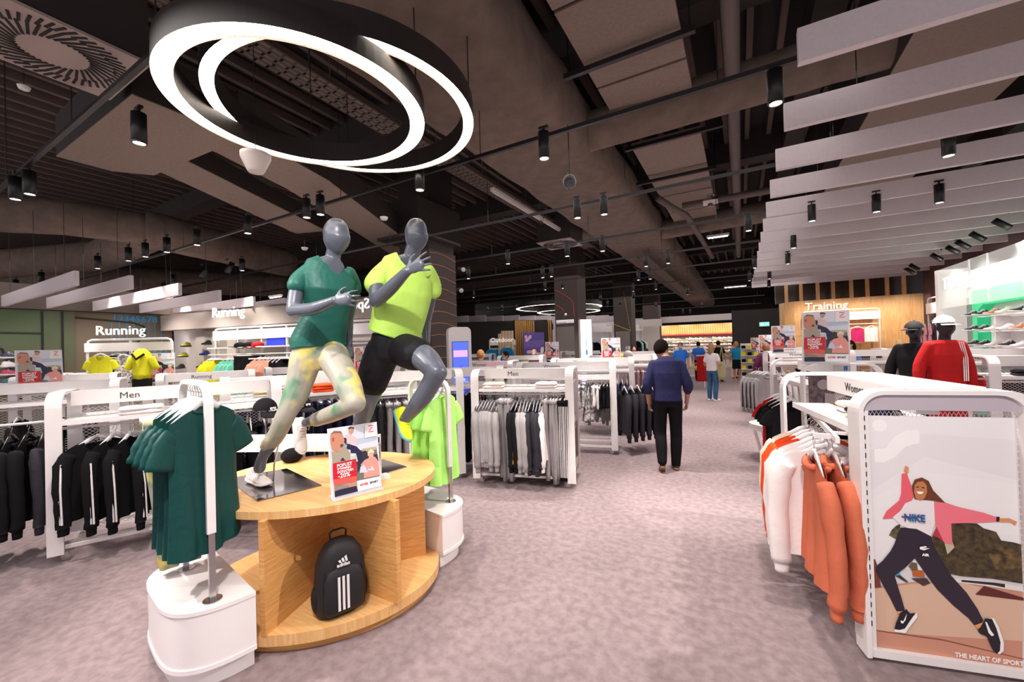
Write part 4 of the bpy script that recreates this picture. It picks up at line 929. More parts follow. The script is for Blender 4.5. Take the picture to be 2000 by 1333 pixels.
hand(mb,wR,P(845,503,2.58)-wR,P(800,470,2.3)-P(800,510,2.6),-1,.205,7,12,.0095)
sL=P(838,540,3.25); eL=P(831,625,3.42); wL=P(833,668,3.36)
mb.limb([sL,P(838,585,3.36),eL],[.048,.054,.048],14); mb.limb([eL,wL],[.048,.033],14); hand(mb,wL,P(838,700,3.33)-wL,Fv,1,.18,18,4,.0095)
legA=[P(744,695,3.15),P(728,755,3.16),P(716,795,3.16),P(700,850,3.24),P(706,900,3.36)]; leg(mb,legA,[.115,.088,.066,.06,.042])
legB=[P(788,688,3.10),P(826,698,2.92),P(853,728,2.80),P(826,775,2.86),P(789,822,2.95)]; leg(mb,legB[:3],[.11,.095,.074]); leg(mb,legB[2:],[.072,.066,.04])
put(remesh(mb,'body',MANN,.007,4))
SHM=fab('black_running_shorts','#15131A',.2,.7)
so=MB(); secs(so,[(P(771,652,3.15),.17,.115),(P(770,675,3.16),.185,.125),(P(768,700,3.16),.17,.12),(P(768,712,3.16),.1,.1)],Rv)
so.limb([P(748,688,3.15),P(735,722,3.15),P(728,748,3.15)],[.135,.13,.115],18); so.limb([P(790,684,3.10),P(806,690,3.0),P(813,692,2.97)],[.13,.128,.125],18)
put(remesh(so,'shorts',SHM,.008,3))
st=MB(); secs(st,[(P(800,510,3.17),.13,.075),(P(796,519,3.16),.19,.095),(P(790,545,3.15),.228,.125),(P(788,575,3.15),.228,.135),(P(783,605,3.15),.215,.13),(P(776,635,3.15),.205,.13),(P(768,658,3.15),.20,.13)],Rv,28)
st.limb([P(757,526,3.06),P(740,542,3.0),P(733,555,2.96)],[.074,.074,.08],18); st.limb([P(834,532,3.24),P(844,552,3.30),P(846,568,3.32)],[.068,.068,.07],18)
LIMES=fab('lime_running_shirt','#C2EE6C',.04,.6); sh=remesh(st,'t_shirt',LIMES,.007,4); put(sh)
cut(sh,[lambda p:(p-P(806,500,3.12)).length<.118])
NK=mat('dark_grey_print','#4A5A30',.6)
for i in range(1):
    q=P(832,540,3.0); o=MB().tube([q,q+CU*-.012+CR*.012,q+CU*.012+CR*.04],[.004,.007,.001],6).obj('chest_swoosh',NK); put(o)
YK=mat('yellow_knit','#D8E010',.6,bump=.4,bscale=200)
o=shoe('shoe',P(772,806,3.02),P(798,872,2.86)-P(772,806,3.02),P(850,800,2.75)-P(772,820,2.95),.275,YK,mat('blue_foam','#5AA8B8',.6),YK); o['label']='yellow shoe on the raised foot'; put(o)
hz=Z(690,912,.832); o=shoe('shoe',hz,Z(742,930,.83)-hz,UPV,.275,YK,mat('blue_foam','#5AA8B8',.6),YK); o['label']='yellow shoe on the standing foot'; put(o)
# ---------------------------------------------------------------- people
def person(pos,H,face,label,top='navy',bottom='black',hair=None,skin=None,sleeve='long',hairlen=0,pose=None,mask=False,vox=.012,skirt=False,shoes='#1a1718',name='person',cat='person',headrot=(0,0),build=1.0,cap=None,bare=False,hs=1.0):
    hair=hair or HAIRB; skin=skin or SKIN; k=H/1.75; t=thing(name,label,cat,pos,face)
    p=dict(hipL=(-.09,0,.93),hipR=(.09,0,.93),kneL=(-.10,-.02,.5),kneR=(.10,-.02,.5),ankL=(-.10,.02,.08),ankR=(.10,.02,.08),shL=(-.185,0,1.43),shR=(.185,0,1.43),elL=(-.25,.03,1.15),elR=(.25,.03,1.15),wrL=(-.26,-.04,.9),wrR=(.26,-.04,.9),neck=(0,0,1.5),head=(0,-.02,1.635),chest=(0,0,1.3),waist=(0,0,1.08),pel=(0,0,.95))
    if pose: p.update(pose)
    q={a:V(b[0]*build if a[:2]in('sh','el','wr') else b[0],b[1],b[2])*k for a,b in p.items()}
    b=MB(); X=V(1,0,0)
    hr=Matrix.Rotation(headrot[1],3,'Z')@Matrix.Rotation(headrot[0],3,'X'); hc=q['head']; rs=[]
    for i in range(1,12):
        a=PI*i/12; z=-math.cos(a)*.118; w=math.sin(a)**.8; kk=.08*hs*w*(1 if z>-.02 else 1-.3*((-z-.02)/.1)**1.4); z*=hs
        rs.append([hc+(hr@V(kk*.93*c,kk*1.15*s-(.01 if z<0 else 0),z))*k for c,s in circ(16)])
    b.rings(rs)
    b.limb([hc+(hr@V(0,-.088,.0))*k,hc+(hr@V(0,-.105,-.03))*k],[.01*k,.014*k],8,2)
    for s in (-1,1): b.ell(hc+(hr@V(s*.078,.005,-.01))*k,(.012*k,.02*k,.032*k),8,6,hr)
    b.limb([q['neck']-V(0,0,.06*k),q['neck'],hc-V(0,0,.06*k)],[.06*k,.055*k,.055*k],12,2)
    tors=[(q['neck']-V(0,0,.03*k),.1*k*build,.07*k),(q['shL'].lerp(q['shR'],.5),.17*k*build,.09*k),(q['chest'],.16*k*build,.11*k),(q['waist'],.135*k*build,.095*k),(q['pel'],.155*k*build,.11*k),(q['pel']-V(0,0,.08*k),.14*k*build,.1*k)]
    secs(b,tors,X)
    for s in 'LR':
        b.limb([q['sh'+s].lerp(q['shL'].lerp(q['shR'],.5),.12)-V(0,0,.03*k),q['el'+s]],[.038*k,.042*k],12,4); b.limb([q['el'+s],q['wr'+s]],[.042*k,.028*k],12,4)
        hand(b,q['wr'+s],(q['wr'+s]-q['el'+s])*.7+V(0,-.05,-.1)*k,V(-1 if s=='R' else 1,.2,0)*-1,1 if s=='R' else -1,.18*k,16,3,.009*k)
        b.limb([q['hip'+s],q['kne'+s]],[.08*k,.055*k],12,4); b.limb([q['kne'+s],q['kne'+s].lerp(q['ank'+s],.3)+V(0,.015,0),q['ank'+s]],[.054*k,.055*k,.036*k],12,3)
    bo=remesh(b,'body',skin,vox*k,3); bo.parent=t
    g=MB(); e=.014*k
    secs(g,[(q['neck']-V(0,0,.02*k),.085*k*build+e,.06*k+e),(q['shL'].lerp(q['shR'],.5)+V(0,0,.015*k),.165*k*build+e,.085*k+e),(q['chest'],.172*k*build+e,.115*k+e),(q['waist'],.155*k*build+e,.105*k+e),(q['pel']-V(0,0,.02*k),.165*k*build+e,.115*k+e)],X,20)
    for s in 'LR':
        f=dict(long=1,mid=.55,short=0)[sleeve]
        pts=[q['sh'+s].lerp(q['shL'].lerp(q['shR'],.5),.14)-V(0,0,.018*k),q['sh'+s].lerp(q['el'+s],.6 if f==0 else .95)]; rr=[.055*k*build+e*.5,.05*k*build+e]
        if f: pts.append(q['el'+s].lerp(q['wr'+s],.92 if f==1 else .35)); rr.append(.036*k+e)
        g.limb(pts,rr,14,4)
    tm=F[top] if isinstance(top,str) else top
    if not bare: o=remesh(g,'top',tm,vox*.9*k,3); o.parent=t
    g=MB(); bm_=F[bottom] if isinstance(bottom,str) else bottom
    if skirt: secs(g,[(q['waist']-V(0,0,.04*k),.14*k,.1*k),(q['pel'],.165*k,.12*k),(q['kneL'].lerp(q['kneR'],.5)+V(0,0,.03*k),.19*k,.15*k)],X,20)
    else:
        secs(g,[(q['waist']-V(0,0,.06*k),.145*k*build,.1*k),(q['pel'],.162*k*build,.118*k),(q['pel']-V(0,0,.1*k),.15*k*build,.11*k)],X)
        for s in 'LR': g.limb([q['hip'+s],q['kne'+s],q['kne'+s].lerp(q['ank'+s],.4)+V(0,.015*k,0),q['ank'+s]],[.098*k,.077*k,.074*k,.06*k],14,4)
    o=remesh(g,'skirt' if skirt else 'trousers',bm_,vox*.9*k,3); o.parent=t
    if cap!='none':
        h=MB(); h.ell(hc+(hr@V(0,.016,.022))*k,(.084*k*hs,.098*k*hs,.108*k*hs),18,12,hr)
        if hairlen: h.limb([hc+(hr@V(0,.06,.02))*k,hc+(hr@V(0,.09,-.08))*k,hc+(hr@V(0,.09,-.08-hairlen))*k],[.075*k,.07*k,.035*k],12,4)
        ho=h.obj('hair',hair,t,True); 
        bm=bmesh.new(); bm.from_mesh(ho.data); hi=hr.inverted()
        bmesh.ops.delete(bm,geom=[f for f in bm.faces if (lambda v:(v.y<-.035 and v.z<.045) or (v.z<-.05 and v.y<.0))((hi@(f.calc_center_median()-hc))/k)],context='FACES'); bm.to_mesh(ho.data); bm.free()
    EYE_=mat('eye_dark','#2a1b16',.3)
    for s in (-1,1): MB().ell(hc+(hr@V(s*.03,-.083,.008))*k,(.011*k,.006*k,.006*k),8,6,hr).obj('eye',EYE_,t)
    if mask: 
        m_=MB().ell(hc+(hr@V(0,-.052,-.05))*k,(.062*k,.062*k,.05*k),14,10,hr).obj('face_mask',MASK,t,True)
    else: MB().ell(hc+(hr@V(0,-.082,-.055))*k,(.022*k,.008*k,.006*k),8,6,hr).obj('mouth',mat('lips','#9A5048',.5),t)
    SM=mat('shoe_'+shoes,shoes,.5)
    for s in 'LR':
        a=q['ank'+s]; hz=V(a.x,a.y+.06*k,max(0,a.z-.085*k)); fw=V(0,-1,0); 
        if a.z>.12*k: fw=V(0,-1,-.6)
        o=shoe('shoe',hz,fw,UPV,.27*k,SM,mat('gum_sole','#8A5A34',.6) if name=='person' and shoes=='#1a1718' else SM,SM,t)
    return t
a=P(1308,913,5.45)
person(V(a.x,a.y,0),1.77,R(180)+R(14),'person seen from behind in navy shirt and black jeans, head bowed, in the aisle',top=fab('indigo_shirt','#2A2B55',.15,.8),bottom='black',sleeve='mid',mask=True,vox=.0095,headrot=(R(24),R(-40)),build=1.03,hs=1.1,
 pose=dict(neck=(0,-.03,1.5),head=(.05,-.10,1.61),ankL=(-.085,-.05,.08),kneL=(-.10,-.05,.5),ankR=(.10,.12,.15),kneR=(.10,-.03,.5),elL=(-.25,.02,1.14),elR=(.245,.03,1.14),wrL=(-.245,-.10,.90),wrR=(.225,-.10,.88)))
def gp(px,d): a=P(px,680,d); return V(a.x,a.y,0)
a=Z(1393,783,0)
w_=person(V(a.x,a.y,0),1.6,R(150),'person in a white t-shirt and blue jeans with a shoulder bag, mid aisle',top='white',bottom=fab('blue_denim','#3A6288',.2),sleeve='short',hair=HAIRL,hairlen=.12,shoes='#E8E2E0',pose=dict(wrR=(.22,-.2,1.0),elR=(.25,0,1.12)))
bag=MB().limb([V(0,0,0),V(0,0,-.18),V(0,0,-.34)],[.08,.12,.1],14,4,flat=.4,up=(0,1,0)).tube([V(-.05,0,.0),V(-.02,0,.3),V(.02,0,.5)],.01,6).tube([V(.05,0,.0),V(.03,0,.3),V(.02,0,.5)],.01,6)
tag(bag.obj('shoulder_bag',F['khaki'],None,True,loc=P(1409,712,11.3)),'greyish tote bag hanging from the shoulder of the person in white','bag')
a=Z(1440,743,0)
person(V(a.x,a.y,0),1.62,R(200),'person in a blue top and black skirt, far down the aisle',top='cyan',bottom='black',skirt=True,sleeve='short',hair=HAIRL,hairlen=.05,shoes='#B98A6A')
person(gp(1433,17.8),1.62,R(60),'person in an orange top beside the one in blue, far down the aisle',top='orange',bottom='cream',sleeve='short')
person(gp(1403,16.5),1.68,R(160),'person in a black t-shirt behind the one in white',top='black',bottom='black',sleeve='short')
person(gp(1329,14.0),1.66,R(0),'staff person in a bright blue top facing the camera beyond the man in navy',top='blue',bottom='black',sleeve='short',mask=True)
person(gp(1364,17.0),1.66,R(180),'person in a bright blue top with the back turned, near the shoe wall',top='blue',bottom='black',sleeve='short')
person(gp(938,8.6),1.66,R(170),'fair haired person in a dark blazer seen from behind, right of the kiosk',top='dgrey',bottom='black',hair=mat('ginger_hair','#B07840',.7),skin=SKIN2)
c_=person(gp(988,9.6),1.6,R(-30),'person in black with a cap and a mask, right of the one in a blazer',top='black',bottom='black',mask=True,headrot=(R(20),0))
person(gp(1043,13.2),1.58,R(0),'long haired masked person before the purple poster',top='plum',bottom='black',mask=True,hair=HAIRL,hairlen=.15,skin=SKIN2)
person(gp(1065,13.8),1.5,R(20),'dark haired person right of the masked one before the purple poster',top='black',bottom='black',hairlen=.15)
for i,(px,d,h,f,tp,l) in enumerate([(1176,12.5,1.6,170,'grey','person partly hidden behind the promotional board by the light box'),(1238,14,1.58,20,'black','dark haired person behind the silver ball'),(1250,14.6,1.52,200,'white','youngster with brown hair right of the silver ball'),(1262,14.2,1.48,120,'green','youngster in green behind the racks'),(1272,15,1.35,180,'khaki','small child between the youngsters'),(1281,13,1.62,200,'white','person in white just left of the man in navy')]):
    person(gp(px,d),h,R(f),l,top=tp,bottom='black',sleeve='short',vox=.016)
person(gp(1496,9.6),1.62,R(190),'person with long light brown hair behind the womens rack',top='plum',bottom='black',hair=mat('chestnut_hair','#7A4A28',.7),hairlen=.28)
person(gp(1661,10.2),1.62,R(-60),'masked staff person in a bright blue top before the oak wall',top='blue',bottom='black',sleeve='short',mask=True,hairlen=.12)
person(gp(1758,9.4),1.6,R(150),'blond person in coral behind the black capped mannequin',top='coral',bottom='black',hair=mat('blond_hair','#C9A070',.7),hairlen=.2,skin=SKIN2)
# standing mannequins with caps at the right
def capon(mn,px,py,d,col,label,yaw):
    c=P(px,py,d); t=thing('baseball_cap',label,'cap',c,yaw)
    m=MB().ell((0,0,0),(.098,.112,.10),20,12).mesh('crown',[col],True)
    bm=bmesh.new(); bm.from_mesh(m); bmesh.ops.delete(bm,geom=[f for f in bm.faces if f.calc_center_median().z<-.012],context='FACES'); bm.to_mesh(m); bm.free(); link('crown',m,t)
    rs=[]
    for k in range(9):
        a=R(-62+k*15.5); rs.append([V(math.sin(a)*.095,-math.cos(a)*.1,-.012),V(math.sin(a)*.11,-math.cos(a)*.185-.0,-.028),V(math.sin(a)*.11,-math.cos(a)*.185,-.033),V(math.sin(a)*.095,-math.cos(a)*.1,-.018)])
    MB().rings(rs).obj('brim',col,t,True); MB().ell((0,0,.1),(.012,.012,.008),10,6).obj('button',col,t); return t
yaw=math.atan2(.62,.78)
def stand(px,py_top,d,top,label,face):
    a=P(px,py_top,d); base=a.z-1.86
    MB().box((0,0,0),(.6,.6,max(.02,base))).obj('plinth',WHITE2,None,loc=(a.x,a.y,base/2))
    o=bpy.data.objects['plinth'] if 'plinth' in bpy.data.objects else None
    person(V(a.x,a.y,base),1.86,face,label,top=top,bottom='red' if top=='red' else 'black',skin=MANB,cap='none',name='standing_mannequin',cat='mannequin',vox=.01,build=1.0,pose=dict(wrL=(-.27,-.0,.88),wrR=(.27,0,.88)))
    return a
a=stand(1843,621,5.2,'red','black mannequin in a red zipped track top and white cap',R(18)); capon(None,1843,631,5.17,mat('white_cap_cotton','#E9E2E2',.8),'white cap on the mannequin in the red track top',R(25))
for s in (-1,):
    q=P(1893,675,3.72); 
for k in range(3):
    MB().tube([P(1873+k*4,668,5.08),P(1882+k*4,700,5.06),P(1884+k*4,745,5.02)],.006,5).obj('sleeve_stripe',WM,bpy.data.objects['standing_mannequin']).matrix_parent_inverse=Matrix.LocRotScale(bpy.data.objects['standing_mannequin'].location,Matrix.Rotation(R(18),3,'Z').to_quaternion(),None).inverted()
b=stand(1786,631,5.7,'black','black mannequin in a black jacket and black cap',R(-20)); capon(None,1785,641,5.67,mat('black_cap_cotton','#1a181c',.8),'black cap on the mannequin in the black jacket',R(-50))
i=0
for o in list(bpy.data.objects):
    if o.name.startswith('plinth') and o.parent is None and 'label' not in o: tag(o,['white plinth under the red dressed mannequin','white plinth under the black jacketed mannequin'][i],'plinth'); i+=1
for nm,o in [(o.name,o) for o in bpy.data.objects if o.name.startswith('standing_mannequin')]:
    for c in list(o.children):
        if c.name.split('.')[0] in('eye','mouth'): bpy.data.objects.remove(c)

# ================================================================ printed boards
def artmesh(polys,w,h,step=.00025):
    """flat print: coloured shapes in board units, x right, z up, facing -y"""
    mb=MB(); mats=[]; idx={}
    for i,(c,pl) in enumerate(polys):
        if c not in idx: idx[c]=len(mats); mats.append(mat('print_'+c[1:].lower(),c,.45,noise=.5,nscale=34,col2='#2e2618') if c in ('#5a4a30','#7a6038','#8a8060') else mat('print_'+c[1:].lower(),c,.45))
        pts=[V(u*w,-step*i,v*h) for u,v in pl]
        if sum((pts[k].x*pts[(k+1)%len(pts)].z-pts[(k+1)%len(pts)].x*pts[k].z) for k in range(len(pts)))<0: pts=pts[::-1]
        mb.quad(*pts,mi=idx[c])
    return mb.mesh('printed_picture',mats)
PROMO=[('#D9DCE6',[(0,1),(1,1),(1,0),(0,-0)]),
('#B9C6DA',[(0.445,0.795),(0.987,0.79),(0.995,0.724),(0.546,0.701)]),
('#6f746c',[(0.588,0.614),(0.973,0.609),(0.995,0.165),(0.481,0.173)]),
('#b8b090',[(0.655,0.631),(0.969,0.626),(0.968,0.578),(0.659,0.584)]),
('#2d2b33',[(0.644,0.586),(0.726,0.597),(0.814,0.502),(0.981,0.513),(0.999,0.394),(0.701,0.434),(0.524,0.286),(0.514,0.5)]),
('#BFD0C0',[(0.411,0.554),(0.557,0.551),(0.572,0.452),(0.428,0.461)]),
('#D8C0C4',[(0.318,0.871),(0.39,0.889),(0.458,0.851),(0.543,0.816),(0.569,0.699),(0.46,0.727),(0.353,0.729),(0.3,0.791)]),
('#1d1a46',[(0.351,0.749),(0.414,0.727),(0.542,0.681),(0.644,0.586),(0.659,0.424),(0.558,0.428),(0.518,0.581),(0.413,0.594),(0.41,0.645),(0.325,0.671)]),
('#241f3c',[(0.289,0.843),(0.346,0.827),(0.338,0.725),(0.296,0.74)]),
('#C99480',[(0.4,0.966),(0.457,0.981),(0.513,0.955),(0.495,0.899),(0.447,0.868),(0.4,0.898)]),
('#4a3026',[(0.388,0.978),(0.444,0.991),(0.517,0.97),(0.51,0.943),(0.461,0.965),(0.405,0.955)]),
('#A89C8A',[(0.024,0.672),(0.142,0.648),(0.227,0.698),(0.315,0.759),(0.319,0.697),(0.401,0.606),(0.398,0.515),(0.369,0.469),(0.034,0.484)]),
('#C88A70',[(0.027,0.922),(0.106,0.954),(0.22,0.937),(0.27,0.891),(0.302,0.801),(0.267,0.734),(0.212,0.7),(0.189,0.662),(0.1,0.653),(0.042,0.69),(0.022,0.762),(0.017,0.842)]),
('#8a6450',[(0.024,0.922),(0.101,0.963),(0.237,0.946),(0.271,0.896),(0.202,0.922),(0.101,0.929)]),
('#5a4034',[(0.21,0.755),(0.28,0.747),(0.252,0.71),(0.207,0.71)]),
('#B4543E',[(0.052,0.869),(0.099,0.864),(0.09,0.809),(0.05,0.814)]),
('#232648',[(0.185,0.513),(0.237,0.558),(0.294,0.501)]),
('#E6D9B8',[(0.766,0.566),(0.84,0.604),(0.915,0.563),(0.893,0.524),(0.766,0.503)]),
('#E0A890',[(0.784,0.543),(0.876,0.552),(0.894,0.482),(0.846,0.436),(0.787,0.459)]),
('#E89A92',[(0.691,0.456),(0.783,0.475),(0.921,0.473),(0.986,0.396),(0.999,0.18),(0.647,0.187),(0.656,0.318),(0.597,0.397)]),
('#C9D2EA',[(0.59,0.368),(0.673,0.387),(0.741,0.265),(0.568,0.28)]),
('#F4E4E4',[(0.738,0.296),(0.767,0.317),(0.802,0.297),(0.839,0.348),(0.882,0.275)]),
('#C8142C',[(0.03,0.496),(0.511,0.5),(0.511,0.248),(0.023,0.268)]),
('#DC5A50',[(0.023,0.268),(0.511,0.248),(0.488,0.172),(0.183,0.175),(0.035,0.174)]),
('#8f8478',[(0.035,0.174),(0.296,0.157),(0.481,0.173),(0.486,0.102),(0.139,0.11),(0.037,0.103)]),
('#C08A74',[(0.296,0.157),(0.481,0.173),(0.483,0.108),(0.344,0.106)]),
('#1c1838',[(0.036,0.1),(0.167,0.105),(0.344,0.106),(0.482,0.103),(0.502,0.021),(0.035,0.018)]),
('#F6F4F6',[(0.506,0.169),(1.003,0.164),(0.99,0.022),(0.502,0.021)]),
('#EFE6E8',[(0.74,0.978),(0.99,0.982),(1.006,0.786),(0.728,0.785)]),
('#D81E4A',[(0.819,0.968),(0.927,0.967),(0.927,0.954),(0.818,0.953)]),
('#D81E4A',[(0.897,0.941),(0.919,0.937),(0.844,0.886),(0.826,0.892)]),
('#D81E4A',[(0.818,0.876),(0.926,0.876),(0.926,0.863),(0.819,0.864)])]
DANCE=[('#C98F78',[(0.029,0.381),(0.226,0.434),(0.431,0.465),(0.677,0.454),(0.661,-0.061),(0.027,0.058)]),
('#D9B49C',[(0.031,0.372),(0.226,0.425),(0.431,0.461),(0.676,0.415),(0.669,0.199),(0.202,0.157),(0.03,0.156)]),
('#8a5240',[(0.027,0.156),(0.349,0.154),(0.667,0.112),(0.666,0.107),(0.349,0.147),(0.027,0.15)]),
('#8a8060',[(0.131,0.672),(0.143,0.701),(0.163,0.726),(0.182,0.737),(0.18,0.668),(0.157,0.656)]),
('#5a4a30',[(0.315,0.681),(0.368,0.754),(0.44,0.767),(0.504,0.769),(0.531,0.747),(0.579,0.734),(0.598,0.692),(0.645,0.688),(0.688,0.68),(0.682,0.485),(0.558,0.495),(0.432,0.492),(0.375,0.499),(0.334,0.593)]),
('#7a6038',[(0.548,0.617),(0.576,0.655),(0.617,0.659),(0.684,0.632),(0.681,0.563),(0.573,0.541)]),
('#c9b49a',[(0.365,0.668),(0.395,0.689),(0.408,0.637),(0.378,0.598)]),
('#6b5a40',[(0.21,0.515),(0.225,0.54),(0.248,0.538),(0.25,0.501),(0.228,0.494)]),
('#7a3a30',[(0.034,0.545),(0.065,0.535),(0.072,0.508),(0.087,0.389),(0.034,0.381)]),
('#E6DFDC',[(0.367,0.475),(0.502,0.483),(0.682,0.472),(0.681,0.446),(0.501,0.457),(0.381,0.459)]),
('#2b2228',[(0.431,0.474),(0.564,0.477),(0.605,0.475),(0.604,0.457),(0.557,0.463),(0.431,0.464)]),
('#5e2622',[(0.485,0.406),(0.522,0.455),(0.68,0.416),(0.68,0.402)]),
('#3aa0b8',[(0.15,0.48),(0.163,0.491),(0.174,0.469),(0.153,0.46)]),
('#3a3034',[(0.151,0.46),(0.174,0.465),(0.207,0.434),(0.196,0.432)]),
('#B8602a',[(0.224,0.498),(0.273,0.504),(0.279,0.469),(0.227,0.467)]),
('#4a3432',[(0.219,0.456),(0.286,0.465),(0.3,0.44),(0.27,0.422)]),
('#E9626F',[(0.195,1.006),(0.217,1.012),(0.234,0.948),(0.246,0.892),(0.232,0.866),(0.185,0.816),(0.153,0.767),(0.103,0.758),(0.122,0.801),(0.179,0.862),(0.189,0.899)]),
('#ECE4E6',[(0.243,0.871),(0.328,0.873),(0.334,0.774),(0.311,0.688),(0.249,0.707),(0.184,0.731),(0.148,0.771),(0.185,0.811),(0.205,0.85)]),
('#EE7684',[(0.328,0.864),(0.372,0.869),(0.429,0.849),(0.533,0.827),(0.582,0.809),(0.58,0.787),(0.532,0.779),(0.397,0.761),(0.398,0.654),(0.365,0.659),(0.334,0.701),(0.329,0.773)]),
('#B53A4A',[(0.335,0.738),(0.365,0.659),(0.337,0.684),(0.315,0.69)]),
('#2C2030',[(0.182,0.721),(0.25,0.719),(0.311,0.686),(0.324,0.628),(0.355,0.559),(0.389,0.491),(0.45,0.41),(0.49,0.336),(0.511,0.282),(0.506,0.268),(0.474,0.251),(0.453,0.282),(0.391,0.34),(0.328,0.412),(0.287,0.479),(0.237,0.564),(0.198,0.513),(0.147,0.461),(0.161,0.398),(0.174,0.345),(0.185,0.29),(0.176,0.276),(0.149,0.275),(0.124,0.338),(0.092,0.408),(0.063,0.479),(0.072,0.508),(0.096,0.534),(0.132,0.589),(0.15,0.628),(0.165,0.676)]),
('#D99060',[(0.203,1.02),(0.211,1.05),(0.226,1.042),(0.223,1.012)]),
('#D99060',[(0.591,0.804),(0.629,0.809),(0.659,0.794),(0.65,0.774),(0.638,0.788),(0.621,0.789),(0.591,0.786)]),
('#1c1820',[(0.58,0.813),(0.593,0.812),(0.589,0.787),(0.578,0.788)]),
('#6b3820',[(0.236,0.944),(0.249,0.979),(0.28,0.992),(0.308,0.976),(0.326,0.927),(0.375,0.866),(0.334,0.872),(0.299,0.875),(0.247,0.876),(0.24,0.903)]),
('#C07A4E',[(0.248,0.949),(0.261,0.968),(0.286,0.972),(0.299,0.953),(0.3,0.916),(0.288,0.884),(0.269,0.868),(0.251,0.881),(0.244,0.912)]),
('#FFFFFF',[(0.254,0.917),(0.285,0.917),(0.278,0.906),(0.263,0.905)]),
('#2a1610',[(0.254,0.942),(0.265,0.944),(0.265,0.939),(0.254,0.937)]),
('#2a1610',[(0.277,0.942),(0.289,0.941),(0.289,0.936),(0.277,0.937)]),
('#E09A60',[(0.151,0.273),(0.176,0.279),(0.172,0.265),(0.153,0.263)]),
('#E09A60',[(0.477,0.253),(0.509,0.273),(0.505,0.243),(0.484,0.236)]),
('#F4F0F0',[(0.136,0.177),(0.181,0.194),(0.209,0.244),(0.236,0.281),(0.237,0.255),(0.197,0.19),(0.184,0.164),(0.136,0.164)]),
('#1a1620',[(0.135,0.178),(0.143,0.211),(0.164,0.27),(0.191,0.292),(0.206,0.271),(0.23,0.278),(0.201,0.225),(0.181,0.188),(0.158,0.177)]),
('#F8F6F8',[(0.163,0.228),(0.176,0.227),(0.192,0.269),(0.186,0.236),(0.174,0.214),(0.166,0.215)]),
('#F4F0F0',[(0.531,0.298),(0.551,0.301),(0.569,0.26),(0.587,0.185),(0.585,0.141),(0.568,0.12),(0.557,0.136),(0.565,0.19),(0.55,0.257)]),
('#1a1620',[(0.485,0.229),(0.498,0.249),(0.517,0.294),(0.544,0.296),(0.56,0.25),(0.574,0.183),(0.57,0.138),(0.556,0.123),(0.541,0.142),(0.521,0.204),(0.493,0.213)]),
('#F8F6F8',[(0.516,0.278),(0.523,0.275),(0.536,0.238),(0.55,0.215),(0.54,0.208),(0.528,0.223)]),
('#C02030',[(0.184,0.784),(0.222,0.784),(0.274,0.789),(0.27,0.783),(0.221,0.775),(0.185,0.776)]),
('#F8F6F8',[(0.258,0.628),(0.284,0.635),(0.289,0.629),(0.265,0.622),(0.3,0.625),(0.276,0.612),(0.258,0.616)])]

PM=artmesh(PROMO,.40,.565)
INKW=mat('white_ink','#FAF6F6',.5); INKR=mat('red_ink','#D82A3A',.5); INKB=mat('blue_ink','#2A2E6E',.5); INKD=mat('dark_ink','#241f24',.6)
promo0=None
def promo(px,py,d,label,face,s=1.0,z=None,lean=8,word=False):
    """px,py = bottom centre of the board"""
    p=P(px,py,d); 
    if z is not None: p.z=z
    t=thing('promotional_board',label,'poster board',p,face,'red and white promotional boards'); t.scale=(s,)*3
    rot=(R(-lean),0,0)
    def add(o): o.rotation_euler=(R(-lean)+o.rotation_euler.x,o.rotation_euler.y,o.rotation_euler.z); return o
    o=MB().box((0,.004,.2875),(.42,.006,.585)).obj('acrylic_board',WHITE2,t); o.rotation_euler=rot
    o=link('printed_picture',PM,t); o.rotation_euler=rot; o.location=(-.2,-.002,.012)
    MB().box((0,.03,.005),(.42,.16,.01)).obj('board_foot',mat('clear_acrylic','#E8E4E6',.15,alpha=.6),t)
    m=Matrix.Rotation(R(-lean),3,'X'); 
    for body,size,u,v,mt,sx in (('POPUST',.038,.11,.425,INKW,.9),('OTVORENJA!',.020,.11,.39,INKW,.95),('DODATNIH',.027,.112,.342,INKW,.9),('-20%',.052,.12,.27,INKW,.95),('INTER',.026,.555,.085,INKR,.95),('SPORT',.026,.76,.085,INKB,.95)):
        q=m@V(-.2+u*.4,-.0125,.012+v*.565); x=text(body,size,q,(PI/2-R(lean),0,0),mt,t,.0004,'printed_word',bold=.001,sx=sx)
    return t
pf=lambda p,q:math.atan2((q-p).y,(q-p).x)
a=Z(672,979,.825); b=Z(748,955,.825); cpt=(a+b)/2
t=promo(640,978,2.4,'large promotional board leaning at the front of the oval table',0,1.0); A_=Z(645,979,.822); B_=Z(748,953,.822)
t.location=(A_+B_)/2; t.rotation_euler=(0,0,pf(A_,B_)); k_=(B_-A_).length/.42; t.scale=(k_*.95,)*3
# darker photo card behind it
q=Z(735,938,.82); t=thing('photo_card','small upright photo card of a shop window behind the big board on the oval table','poster board',q,pf(A_,B_)+R(5))
MB().box((-.02,0,.012),(.22,.07,.024)).obj('card_foot',WHITE2,t); MB().box((-.06,0,.17),(.2,.006,.3)).obj('card_plate',WHITE2,t)
CARD=[('#1d1418',[(0,0),(1,0),(1,1),(0,1)]),('#8E86C8',[(.0,.72),(1,.8),(1,.86),(0,.8)]),('#B9A6A0',[(.2,.58),(1,.6),(1,.78),(0,.8)]),('#3a2c2c',[(.0,.3),(.6,.35),(.5,.6),(.0,.6)]),('#C02A30',[(.7,.5),(1,.5),(1,.62),(.75,.6)]),('#4A62B0',[(.2,.3),(.5,.35),(.45,.45),(.2,.42)]),('#E8E0E0',[(.5,.2),(.6,.2),(.6,.38),(.5,.38)])]
o=link('printed_picture',artmesh(CARD,.18,.27),t,(-.15,-.004,.03))
fc=lambda p:math.atan2(p.y,p.x)-PI/2
